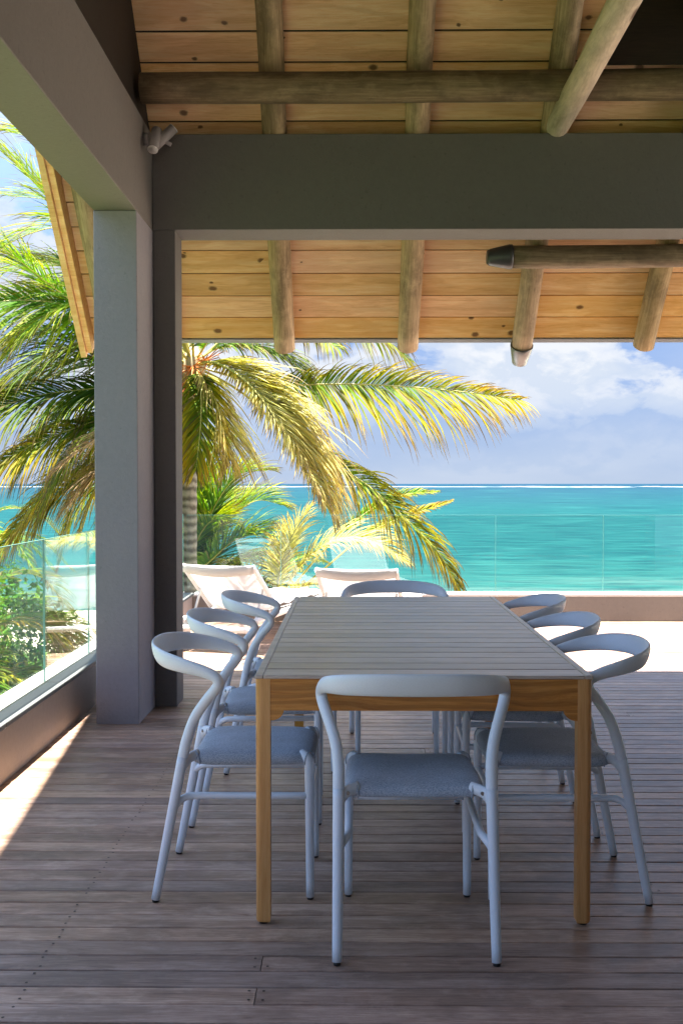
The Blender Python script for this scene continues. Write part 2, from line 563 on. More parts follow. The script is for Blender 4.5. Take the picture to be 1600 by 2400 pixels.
m, N = new_mat('lagoon water')
c = N.n('ShaderNodeTexCoord').outputs['Object']
xs, ys, _z = N.n('ShaderNodeSeparateXYZ', {0: c}).outputs
dist = N.m('MAXIMUM', ys, 20.0)
dy = N.m('DIVIDE', 15800.0, dist)                 # runs 0 at the horizon to ~260 near the beach
# coral patches and streaks lying parallel to the shore, larger further out
pv = N.n('ShaderNodeCombineXYZ', {0: N.m('DIVIDE', xs, dist), 1: N.m('MULTIPLY', N.m('LOGARITHM', dist, 2.718), 1.0), 2: 0.0}).outputs[0]
band = N.noise(N.map(pv, (2.0, 11.0, 1)), 1.6, 5, .55)
far_amt = N.ramp(N.m('DIVIDE', dy, 260.0), [(.03, .9), (.20, .55), (.5, .35), (1, .2)])
wob = N.m('MULTIPLY', dy, N.m('ADD', .62, N.m('MULTIPLY', band, .76)))
base = N.ramp(N.m('DIVIDE', wob, 270.0), [(.0, (.004, .018, .062)), (.03, (.005, .022, .060)), (.06, (.006, .036, .064)),
                                          (.14, (.004, .042, .060)), (.24, (.0015, .049, .055)), (.6, (.002, .053, .056)), (.82, (.012, .078, .072)), (.98, (.06, .125, .11))])
dk = N.ramp(N.noise(N.map(pv, (3.2, 24.0, 1), (4, 0, 0)), 1.7, 4, .5), [(.55, 0), (.66, 1)])
base = N.mix(N.m('MULTIPLY', dk, far_amt), base, (.003, .028, .045))
rip = N.noise(N.map(c, (.35, 1.3, 1)), .9, 5, .62)
base = N.mix(N.ramp(rip, [(.45, 0), (.75, .45)]), base, (.014, .10, .098))
stk = N.noise(N.map(pv, (16, 60, 1), (1.3, 2.2, 0)), 1.0, 6, .68)
base = N.mix(N.ramp(stk, [(.36, .75), (.50, 0)]), base, (.001, .030, .040))
base = N.mix(N.ramp(stk, [(.52, 0), (.68, .7)]), base, (.02, .12, .11))
wc = N.ramp(N.noise(N.map(c, (.12, .6, 1)), .35, 4, .7), [(.75, 0), (.78, .6)])
base = N.mix(wc, base, (.35, .4, .4))
bp = N.n('ShaderNodeBump', {'Height': rip, 'Strength': .5, 'Distance': .25}).outputs[0]
df = N.n('ShaderNodeBsdfPrincipled', {'Base Color': base, 'Roughness': .5, 'Specular IOR Level': .03, 'Normal': bp})
N.n('ShaderNodeOutputMaterial', {'Surface': df.outputs[0]})
me = bpy.data.meshes.new('sea')
me.from_pydata([(-14000, 40, SEAZ), (14000, 40, SEAZ), (14000, 16000, SEAZ), (-14000, 16000, SEAZ)], [], [(0, 1, 2, 3)])
me.materials.append(m)
sea = bpy.data.objects.new('sea', me)
COL.objects.link(sea)
sea['kind'] = 'structure'

# breaking surf along the reef: lumpy strips of foam standing a metre proud of the water
m, N = new_mat('surf foam')
c = N.n('ShaderNodeTexCoord').outputs['Object']
finish(m, N, color=N.ramp(N.noise(N.map(c, (.02, .05, 1)), 1, 4), [(.35, (.06, .15, .19)), (.6, (.36, .40, .42))]), rough=.9)
fb = MB()
for row in range(2):
    x = -1300.0
    while x < 1700:
        L = rng.uniform(90, 330)
        y = 1900 + row * 170 + rng.uniform(-70, 70)
        n = 18
        w0 = rng.uniform(60, 190)
        b = len(fb.v)
        for i in range(n + 1):
            t = i / n
            e = math.sin(math.pi * t) ** .6
            hh = .9 * e * rng.uniform(.3, 1.2)
            fb.v += [(x + L * t, y - w0 * e * rng.uniform(.5, 1.1), SEAZ + .12), (x + L * t, y, SEAZ + .12 + hh), (x + L * t, y + w0 * .5 * e, SEAZ + .12)]
        for i in range(n):
            for k in range(2):
                fb.face([b + i * 3 + k, b + (i + 1) * 3 + k, b + (i + 1) * 3 + k + 1, b + i * 3 + k + 1], True)
        x += L * rng.uniform(.8, 1.7)
tag(fb.build('reef_surf', m), kind='stuff')

# ------------------------------------------------------------------ timber deck
deck = empty('deck')
deck['kind'] = 'structure'
PW = .0935
DX0, DX1 = -1.53, 6.4
joists = [-.855 + .607 * k for k in range(-1, 13)]
JT = joists[2]                                   # about -0.25... the joint the photo shows
y = 1.90 + .0135
k = 0
screws = MB()


def plank_mesh(L, w, t=.021, c=.0022):
    b = MB()
    b.prism([(-w / 2, -t), (w / 2, -t), (w / 2, -c), (w / 2 - c, 0), (-w / 2 + c, 0), (-w / 2, -c)], 0, -L / 2, L / 2)
    return b


fixed = {8: -.248, 10: -.248, 6: -.19 + 0, 12: 1.57}
while y < 10.15:
    cuts = []
    if k in fixed:
        cuts.append(fixed[k])
    else:
        cuts.append(rng.choice(joists[3:11]) if k % 3 else rng.choice(joists[6:10]))
    if cuts[-1] < 2.6:
        cuts.append(cuts[-1] + .607 * rng.choice((4, 5, 6)))
    xs_ = [DX0] + [q for q in cuts if q < DX1 - .4] + [DX1]
    for a, b_ in zip(xs_[:-1], xs_[1:]):
        o = plank_mesh(b_ - a - .0025, PW - .0056).build('plank', M['deck'], deck)
        o.location = ((a + b_) / 2, y + PW / 2, rng.uniform(-.0008, .0008))
    if y < 6.6:
        for j in [joists[1]] + [q - .02 for q in cuts] + [q + .02 for q in cuts]:
            for dyy in (.022, PW - .022):
                if rng.random() < .9:
                    cx, cy = j + rng.uniform(-.006, .006), y + dyy + rng.uniform(-.004, .004)
                    b0 = len(screws.v)
                    for q in range(8):
                        a = q * math.pi / 4
                        screws.v.append((cx + .0042 * math.cos(a), cy + .0042 * math.sin(a), .0013))
                    screws.face([b0 + q for q in range(8)])
    y += PW
    k += 1
tag(screws.build('screw_heads', M['darksteel'], deck), kind='stuff')
MB().box(DX0, DX1, -2.6, 10.19, -.24, -.030).build('joist_bed', M['black'], deck)
MB().box(DX0, DX1, -2.6, 1.905, -.030, 0).build('threshold_floor', M['deck'], deck)

# ------------------------------------------------------------------ pavilion
pav = empty('pavilion')
tag(pav, 'open roofed terrace pavilion with grey rendered posts and beams under a pine boarded roof', 'pavilion')
ZB, ZT = 2.796, 3.350
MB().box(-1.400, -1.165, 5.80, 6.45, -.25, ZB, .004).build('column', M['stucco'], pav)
MB().box(-1.162, -1.033, 6.262, 6.50, -.25, ZB, .003).build('column', M['stucco_shaded'], pav)
MB().box(-1.402, -1.165, -2.6, 6.47, ZB + .001, ZT, .004).build('beam', M['stucco_half_shaded'], pav)
MB().box(-1.163, 6.4, 6.25, 6.53, ZB + .0005, ZT - .002, .003).build('beam', M['stucco_shaded'], pav)
MB().box(.9, 6.5, -2.75, -2.6, -.25, 4.4).build('rear_shade_wall', M['room'], pav)  # unseen behind the camera, added to keep light off the cross beam
MB().box(4.4, 4.55, -2.6, 4.5, -.25, 6.0).build('side_shade_wall', M['room'], pav)  # unseen on the right, added and sized to dim the interior
MB().box(-1.74, 6.49, -2.7, 10.41, -4.4, -.26).build('base_wall', M['parapet'], pav)

TA = 1.05
AL = math.atan(TA)
CA, SA = math.cos(AL), math.sin(AL)
EY, EZ = 7.43, 2.321          # eave line, underside of the boards
BW = .1735
RX0, RX1 = -1.872, 6.5


def roofpt(x, s, d=0.0):
    """s up the slope, d out of the slope (positive = down into the room)"""
    return Vector((x, EY - s * CA - d * SA, EZ + s * SA - d * CA))


RM = Matrix(((1, 0, 0), (0, -CA, -SA), (0, SA, -CA))).to_4x4()   # (x, s, d) -> world


def roofbox(x0, x1, s0, s1, d0, d1, name, mat, parent):
    b = MB().box(x0, x1, s0, s1, d0, d1)
    o = b.build(name, mat, parent)
    o.matrix_local = Matrix.Translation((0, EY, EZ)) @ RM
    return o


SR = 8.7
roof = MB()
# outer covering: two slopes as one closed shell
t0, t1 = -.034, -.15
ridgeY = EY - SR * CA
a = [roofpt(0, -.02, t0), roofpt(0, SR, t0)]
b_ = [roofpt(0, -.02, t1), roofpt(0, SR, t1)]
mir = lambda p: (2 * ridgeY - p.y, p.z)
roof.prism([(a[0].y, a[0].z), (a[1].y, a[1].z), (b_[1].y, b_[1].z), (b_[0].y, b_[0].z)], 0, RX0, RX1)
roof.prism([mir(a[0]), mir(b_[0]), mir(b_[1]), mir(a[1])], 0, RX0, RX1)
roof = roof.build('roof', M['covering'], pav)
# ceiling boards
rafters_x = [-1.27, -.465, .382, 1.165, 2.0, 2.83, 3.66, 4.5, 5.33, 6.2]
upper = MB()
for r_ in range(int(SR / BW)):
    s0, s1 = r_ * BW + .008, (r_ + 1) * BW - .008
    pts = [(s0, .0), (s0, -.021), (s1, -.021), (s1, -.012)]
    if r_ < 15:
        cuts = sorted(rng.sample(rafters_x[3:9], 1 if r_ % 2 else 2))
        if r_ in (3, 9):
            cuts = [-.465 + 0] + cuts[-1:]
        xx = [-1.79] + cuts + [RX1 - .02]
        for a0, a1 in zip(xx[:-1], xx[1:]):
            bm_ = MB()
            bm_.prism(pts, 0, a0 + .0008, a1 - .0008)
            o = bm_.build('ceiling_board', M['pine'], roof)
            o.matrix_local = Matrix.Translation((0, EY, EZ)) @ RM
    else:
        upper.prism(pts, 0, -1.79, RX1 - .02)
o = upper.build('upper_ceiling_boards', M['pine'], roof)
o['kind'] = 'stuff'
o.matrix_local = Matrix.Translation((0, EY, EZ)) @ RM


def log(name, p0, p1, r0, r1, mat, parent, seg=18, n=26, wob=.006, cap=True):
    """a debarked pole: slightly bent, uneven"""
    p0, p1 = Vector(p0), Vector(p1)
    d = (p1 - p0)
    t = d.normalized()
    u = Vector((1, 0, 0)) if abs(t.x) < .7 else Vector((0, 0, 1))
    u = (u - t * u.dot(t)).normalized()
    w = t.cross(u)
    sd = rng.uniform(0, 100)
    b = MB()
    L = d.length
    for i in range(n + 1):
        f = i / n
        c = p0 + d * f + u * wob * 1.6 * mnoise.noise(Vector((sd, f * L * .7, 0))) + w * wob * 1.6 * mnoise.noise(Vector((sd, 5, f * L * .7)))
        for k_ in range(seg):
            a = 2 * math.pi * k_ / seg
            rr = (r0 + (r1 - r0) * f) * (1 + .05 * mnoise.noise(Vector((math.cos(a) * 1.2 + sd, math.sin(a) * 1.2, f * L * 2.5))))
            b.v.append(tuple(c + u * rr * math.cos(a) + w * rr * math.sin(a)))
    for i in range(n):
        for k_ in range(seg):
            k2 = (k_ + 1) % seg
            b.face([i * seg + k_, i * seg + k2, (i + 1) * seg + k2, (i + 1) * seg + k_], True)
    b.face([k_ for k_ in range(seg)][::-1])
    b.face([n * seg + k_ for k_ in range(seg)])
    return b.build(name, mat, parent)


def slopelog(x, dx=0.0, s0=-.11, r=.072, name='rafter'):
    b = log(name, (x, s0, r), (x + dx, SR, r), r, r * 1.03, M['log'], roof, n=60)
    b.matrix_local = Matrix.Translation((0, EY, EZ)) @ RM
    return b


dxs = {0: .05, 1: .15, 2: .04}
for i, x in enumerate(rafters_x):
    o = slopelog(x, rng.uniform(-.05, .05), -.005 if i == 3 else -.018 + rng.uniform(-.008, .008))
    if i in (3,):
        b = MB()
        b.tube([(x, -.0, .072), (x, -.008, .072), (x, -.15, .072), (x, -.16, .072)], [.078, .079, .052, .040], seg=20)
        cc = b.build('end_cap', M['greycap'], roof)
        cc.matrix_local = Matrix.Translation((0, EY, EZ)) @ RM
slopelog(-1.655, 0, -.05, .066)
# barge boards along the left verge and zinc drip edge at the eave
roofbox(-1.870, -1.832, -.06, SR, -.02, .13, 'barge_board', M['pine'], roof)
roofbox(-1.829, -1.792, -.04, SR, -.02, .105, 'barge_board', M['pine'], roof)
roofbox(-1.79, RX1, -.030, -.002, -.02, .006, 'drip_edge', M['flash'], roof)
# purlins, the diagonal brace and a made-up dark panel standing in for the unlit ceiling void
log('purlin', (-1.17, 5.98, 3.511), (6.45, 5.98, 3.535), .0825, .086, M['logx'], roof, n=50)
log('purlin', (.99, 6.74, 2.738), (6.45, 6.74, 2.79), .0715, .076, M['logx'], roof, n=40)
MB().tube([(1.0, 6.74, 2.738), (.98, 6.74, 2.738), (.86, 6.74, 2.735), (.842, 6.74, 2.735)], [.077, .077, .052, .040], seg=20).build('end_cap', M['cap'], roof)
pA, pB = at(1268, 306, 6.36), at(1452, -30, 4.95)
log('brace', pA, pA + (pB - pA) * 1.7, .068, .080, M['pale_log'], roof, n=50, wob=.008)
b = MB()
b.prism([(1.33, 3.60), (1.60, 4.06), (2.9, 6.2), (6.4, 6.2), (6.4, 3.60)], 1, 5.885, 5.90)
b.build('void_panel', M['darkwood'], roof)
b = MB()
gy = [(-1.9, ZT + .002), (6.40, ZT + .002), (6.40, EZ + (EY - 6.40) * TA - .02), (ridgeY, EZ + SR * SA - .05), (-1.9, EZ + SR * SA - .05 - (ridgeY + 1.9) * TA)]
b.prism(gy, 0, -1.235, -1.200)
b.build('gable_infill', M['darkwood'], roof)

# ------------------------------------------------------------------ railings
def balustrade(name, label, along_y):
    t = empty(name)
    tag(t, label, 'railing')
    if along_y:
        x0, x1 = -1.75, -1.53
        ks = [-1.06 + .956 * i for i in range(0, 13)]
        MB().box(x0 + .005, x1, -2.6, 10.405, -.255, .238, .003).build('parapet', M['parapet_left'], t)
        MB().box(x0, -1.640, -2.6, 10.41, .2385, .2635, .004).build('outer_coping', M['coping_white'], t)
        for a, b_ in zip(ks[:-1], ks[1:]):
            a, b_ = max(a, -2.6), min(b_, 10.28)
            if b_ - a < .2:
                continue
            MB().box(-1.625, x1 + .004, a + .003, b_ - .003, .2385, .262, .003).build('coping', M['coping'], t)
            MB().box(-1.639, -1.627, a + .004, b_ - .004, .2385, 1.02).build('glass_panel', M['glass'], t)
            MB().box(-1.6385, -1.6275, b_ - .0035, b_ - .0005, .264, 1.0215).build('glass_edge', M['glass_edge'], t)
            MB().box(-1.6385, -1.6275, a + .005, b_ - .005, 1.0202, 1.0225).build('glass_edge', M['glass_edge'], t)
    else:
        MB().box(-1.528, 6.5, 10.19, 10.405, -.255, .236, .003).build('parapet', M['parapet'], t)
        MB().box(-1.528, 6.5, 10.305, 10.41, .2365, .2615, .004).build('outer_coping', M['coping_white'], t)
        ks = [-1.60, -.685, .349, 1.383, 2.417, 3.451, 4.485, 5.519, 6.45]
        for a, b_ in zip(ks[:-1], ks[1:]):
            MB().box(max(a, -1.52) + .003, b_ - .003, 10.187, 10.285, .2365, .260, .003).build('coping', M['coping_white'], t)
            MB().box(a + .004, b_ - .004, 10.289, 10.301, .2365, 1.012).build('glass_panel', M['glass'], t)
            MB().box(b_ - .0035, b_ - .0005, 10.2895, 10.3005, .264, 1.0135).build('glass_edge', M['glass_edge'], t)
            MB().box(a + .005, b_ - .005, 10.2895, 10.3005, 1.0122, 1.0145).build('glass_edge', M['glass_edge'], t)
    return t


balustrade('glass_railing', 'frameless glass railing on a low grey parapet running along the left side of the deck', True)
balustrade('glass_railing', 'frameless glass railing on a low tan parapet at the far seaward end of the deck', False)

# ------------------------------------------------------------------ twin spotlight
sp = empty('spotlight', (-1.165, 6.02, 3.247))
tag(sp, 'small grey twin spotlight with two swivel heads fixed in the corner of the beams', 'spotlight')
X = Vector((1, 0, 0))
MB().tube([(.001, 0, 0), (.024, 0, 0), (.030, 0, 0)], [.034, .034, .028], seg=24).build('mounting_disc', M['lamp'], sp)
MB().tube([(.030, 0, 0), (.10, 0, -.004), (.15, .01, -.03)], [.012, .012, .012], seg=12).build('arm', M['lamp'], sp)


def head(p, d, nm):
    p, d = Vector(p), Vector(d).normalized()
    h = MB().tube([p - d * .085, p - d * .08, p + d * .07], [.024, .029, .029], seg=24, cap=True).build(nm, M['lamp'], sp)
    rim = MB()
    rim.tube([p + d * .07, p + d * .074, p + d * .074, p + d * .068], [.029, .029, .0245, .0245], seg=24, cap=False)
    rim.build('rim', M['white'], h)
    MB().tube([p + d * .0695, p + d * .0705], [.0243, .0243], seg=24).build('lens', M['lens'], h)


head((.068, -.045, -.022), (-.06, -.50, -.86), 'lamp_head')
head((.115, .0, .012), (.62, .1, .62), 'lamp_head')

# ------------------------------------------------------------------ dining table
TX0, TX1, TY0, TY1 = -.288, .712, 3.146, 5.345
tb = empty('dining_table', ((TX0 + TX1) / 2, (TY0 + TY1) / 2, 0))
tag(tb, 'long teak outdoor dining table with slatted silvered top and rounded golden legs', 'table')
hw, hl = (TX1 - TX0) / 2, (TY1 - TY0) / 2
for sx in (-1, 1):
    x0, x1 = sorted((sx * hw, sx * (hw - .024)))
    MB().box(x0, x1, -hl, hl, .738, .750, .003).build('edge_rail', M['greyteak'], tb)
NS = 20
pit = 2 * hl / NS
for i in range(NS):
    y0 = -hl + i * pit
    w0 = pit - (.0065 if i < NS - 1 else 0)
    s_ = MB().box(-hw + .0255, hw - .0255, 0, w0, -.011, 0, .0015).build('slat', M['greyteak'], tb)
    s_.location = (0, y0, .7498 + rng.uniform(-.0004, .0004))
MB().box(-hw + .03, hw - .03, -hl + .03, hl - .03, .722, .731).build('under_frame', M['black'], tb)
LW = .044
for sx in (-1, 1):
    for sy in (-1, 1):
        b = MB()
        r_ = .019
        # leg with its outer corner rounded
        pts = []
        ox, oy = sx * (hw - .001), sy * (hl - .001)
        ccx, ccy = ox - sx * r_, oy - sy * r_
        for q in range(7):
            a = q / 6 * math.pi / 2
            pts.append((ccx + sx * r_ * math.cos(a), ccy + sy * r_ * math.sin(a)))
        pts.append((ox - sx * LW, oy))
        pts.append((ox - sx * LW, oy - sy * LW))
        pts.append((ox, oy - sy * LW))
        bz = len(b.v)
        lo = .008
        nn_ = len(pts)
        for z_, k_ in ((lo, .90), (lo + .006, 1.0), (.7385, 1.0)):
            for p in pts:
                mx_, my_ = ox - sx * LW / 2, oy - sy * LW / 2
                b.v.append((mx_ + (p[0] - mx_) * k_, my_ + (p[1] - my_) * k_, z_))
        rev = (sx * sy > 0)
        for l_ in range(2):
            for q in range(nn_):
                q2 = (q + 1) % nn_
                f_ = [l_ * nn_ + q, l_ * nn_ + q2, (l_ + 1) * nn_ + q2, (l_ + 1) * nn_ + q]
                b.face(f_ if rev else f_[::-1])
        b.face(list(range(nn_))[::-1] if rev else list(range(nn_)))
        b.face([2 * nn_ + q for q in range(nn_)] if rev else [2 * nn_ + q for q in range(nn_)][::-1])
        lg = b.build('leg', M['teakz'], tb)
        MB().tube([(ox - sx * .022, oy - sy * .022, 0.001), (ox - sx * .022, oy - sy * .022, .009)], [.014, .014], seg=12).build('glide', M['black'], lg)
# aprons with curved bracket ends
AH = .094


def apron_profile(half):
    top = .7375
    bot = top - AH
    pts = [(-half, top), (-half, bot - .030)]
    for q in range(1, 8):
        a = q / 7 * math.pi / 2
        pts.append((-half + .040 * math.sin(a), bot - .030 + .030 * (1 - math.cos(a)) if q < 7 else bot))
    pts2 = [(-p[0], p[1]) for p in reversed(pts)]
    return pts + pts2


for sy in (-1, 1):
    y0, y1 = sorted((sy * (hl - .003), sy * (hl - .025)))
    b = MB()
    b.prism(apron_profile(hw - .001 - LW), 1, y0, y1)
    b.build('apron', M['teak'], tb)
for sx in (-1, 1):
    x0, x1 = sorted((sx * (hw - .003), sx * (hw - .025)))
    b = MB()
    b.prism(apron_profile(hl - .001 - LW), 0, x0, x1)
    b.build('apron', M['teak'], tb)

# ------------------------------------------------------------------ dining chair
def make_chair():
    t = empty('dining_chair')
    half = [(.218, 0, .008), (.216, .045, .24), (.2145, .088, .46), (.216, .106, .53), (.226, .130, .590), (.248, .170, .648),
            (.261, .196, .680), (.2665, .207, .701), (.2660, .196, .721), (.260, .158, .737), (.245, .094, .752), (.203, .030, .764),
            (.115, -.016, .772), (0, -.030, .774)]
    rads = [(.0135, .0135), (.0155, .0155), (.0170, .0170), (.0170, .0170), (.0165, .0165), (.0165, .0165), (.0165, .0165), (.0165, .0165),
            (.0160, .0170), (.0140, .0200), (.0115, .0255), (.0095, .0305), (.0085, .0330), (.0080, .0340)]
    ups = []
    for i, p in enumerate(half):
        if i < 6:
            ups.append((0, 1, -.2))
        elif i == 6:
            ups.append((0, 1, .1))
        elif i == 7:
            ups.append((0, .75, .65))
        elif i == 8:
            ups.append((.1, .3, 1))
        else:
            d = Vector((p[0], p[1] - .17, 0)).normalized() * .28
            ups.append((d.x, d.y, 1))
    full = [(*p, *r, *u) for p, r, u in zip(half, rads, ups)]
    mir_ = [(-f[0], *f[1:5], -f[5], *f[6:]) for f in full[:-1]]
    path = full + mir_[::-1]
    nsub = 6
    S = catmull9(path, nsub)
    P = [q[:3] for q in S]
    Rr = [(q[3], q[4]) for q in S]
    U = [q[5:8] for q in S]
    i1 = 2 * nsub
    i2 = len(P) - 1 - i1
    MB().tube(P[i1:i2 + 1], Rr[i1:i2 + 1], U[i1:i2 + 1], seg=16, cap=False).build('backrest', M['chair'], t)

    def rl(a, b):
        # repeat the neighbouring ring direction so the joint is seamless
        m_ = MB().tube(P[a:b], Rr[a:b], U[a:b], seg=16)
        return m_.build('leg', M['chair'], t)
    l1 = rl(0, i1 + 1)
    l2 = rl(i2, len(P))
    for l_, sx in ((l1, 1), (l2, -1)):
        MB().tube([(sx * .218, 0, 0), (sx * .218, 0, .009)], [.0105, .0105], seg=10).build('foot_cap', M['black'], l_)
    for sx in (1, -1):
        fl = catmull([(sx * .189, .486, .008), (sx * .188, .485, .24), (sx * .187, .484, .405), (sx * .185, .482, .436), (sx * .176, .474, .452), (sx * .158, .458, .455)], 5)
        o_ = MB().tube(fl, [.0125 + .003 * min(1, i / 10) for i in range(len(fl))], seg=14).build('leg', M['chair'], t)
        MB().tube([(sx * .189, .486, 0), (sx * .189, .486, .009)], [.0100, .0100], seg=10).build('foot_cap', M['black'], o_)
        # side stretcher
        st = catmull([(sx * .2165, .052, .292), (sx * .208, .066, .308), (sx * .193, .090, .324), (sx * .187, .130, .328), (sx * .187, .30, .329), (sx * .187, .484, .330)], 5)
        MB().tube(st, [.0145] + [.0115] * (len(st) - 1), seg=12).build('stretcher', M['chair'], t)
        # lug from the rear leg to the seat with its screw
        lg = catmull([(sx * .2145, .080, .425), (sx * .204, .092, .441), (sx * .186, .106, .450), (sx * .160, .126, .454)], 4)
        o_ = MB().tube(lg, [(.012, .020)] * 6 + [(.012, .017)] * (len(lg) - 6), [(0, 0, 1)] * len(lg), seg=14).build('seat_bracket', M['chair'], t)
        MB().tube([(sx * .189, .0925, .447), (sx * .189, .0865, .447)], [.0058, .0052], seg=12).build('screw', M['steel'], o_)
    MB().tube([(-.187, .484, .322), (.187, .484, .322)], .0110, seg=12).build('cross_bar', M['chair'], t)
    # upholstered seat: cushion stretched between the tubes, corners cut
    b = MB()
    n = 22
    sy0, sy1, hx_ = .108, .498, .196

    def outline(a, k_):
        """superellipse ring, k_ 0..1 outwards, notched corners"""
        ca, sa = math.cos(a), math.sin(a)
        e = 2 / 7
        x = math.copysign(abs(ca) ** e, ca)
        y_ = math.copysign(abs(sa) ** e, sa)
        cut = max(0, abs(x) + abs(y_) - 1.80)
        x -= math.copysign(cut * .55, x)
        y_ -= math.copysign(cut * .55, y_)
        return x * k_, y_ * k_
    ns = 64
    rings = [(0.02, .470), (.35, .4695), (.65, .467), (.82, .4635), (.92, .459), (.97, .453), (1.0, .444), (1.005, .434), (.99, .427), (.95, .424), (.6, .424), (.02, .424)]
    for (k_, z_) in rings:
        for q in range(ns):
            x, y_ = outline(2 * math.pi * q / ns, k_)
            wd = hx_ * (1 - .035 * y_)
            # side edges sit slightly higher than the sagging middle of the front and rear edge
            dz = (.007 * x * x - .004 * y_ * y_) if z_ > .43 else 0
            b.v.append((x * wd, (sy0 + sy1) / 2 + y_ * (sy1 - sy0) / 2, z_ + dz + .003))
    for i in range(len(rings) - 1):
        for q in range(ns):
            q2 = (q + 1) % ns
            b.face([i * ns + q, (i + 1) * ns + q, (i + 1) * ns + q2, i * ns + q2], True)
    b.face(list(range(ns)))
    b.face([(len(rings) - 1) * ns + q for q in range(ns)][::-1])
    seat = b.build('seat', M['seat'], t)
    for sx in (1, -1):
        for sy_ in (1, -1):
            cy_ = (sy0 + sy1) / 2
            pp = [(sx * (hx_ - .036), cy_ + sy_ * .1965, .428), (sx * (hx_ - .034), cy_ + sy_ * .1962, .448), (sx * (hx_ - .031), cy_ + sy_ * .189, .464),
                  (sx * (hx_ - .022), cy_ + sy_ * .180, .4665), (sx * (hx_ - .006), cy_ + sy_ * .172, .459), (sx * (hx_ + .001), cy_ + sy_ * .167, .444), (sx * (hx_), cy_ + sy_ * .166, .430)]
            MB().tube(catmull(pp, 3), .0022, seg=6).build('seam', M['seat'], seat)
    return t


def catmull9(pts, n):
    P = [list(p) for p in pts]
    P = [[2 * a - b for a, b in zip(P[0], P[1])]] + P + [[2 * a - b for a, b in zip(P[-1], P[-2])]]
    out = []
    for i in range(1, len(P) - 2):
        for k in range(n):
            t = k / n
            out.append([.5 * (2 * b + (c - a) * t + (2 * a - 5 * b + 4 * c - d) * t * t + (3 * b - a - 3 * c + d) * t ** 3)
                        for a, b, c, d in zip(P[i - 1], P[i], P[i + 1], P[i + 2])])
    out.append(P[-2])
    return out


chair0 = make_chair()
G = 'chairs set around the dining table'
chairs = [
    (.177, 2.888, 0, 'pale blue metal chair seen from behind at the near end of the table'),
    (.217, 5.600, 180, 'pale blue metal chair at the far end, its back arch peeking over the table'),
    (-.617, 3.542, -90, 'left-hand pale blue chair nearest the camera, in front of its row'),
    (-.618, 4.268, -90, 'pale blue metal chair in the middle of the row left of the table'),
    (-.572, 5.010, -90, 'left-hand pale blue chair farthest from the camera, beside the white loungers'),
    (.925, 3.527, 90, 'right-hand pale blue chair nearest the camera, in front of its row'),
    (.915, 4.160, 90, 'pale blue metal chair in the middle of the row right of the table'),
    (.925, 4.870, 90, 'right-hand pale blue chair farthest from the camera, seen against the tan parapet'),
]
for i, (x, y, rz, lab) in enumerate(chairs):
    c_ = chair0 if i == 0 else copy_tree(chair0)
    c_.location = (x, y, 0)
    c_.rotation_euler = (0, 0, R(rz) + (rng.uniform(-.035, .035) if i > 1 else 0))
    tag(c_, lab, 'chair', G)

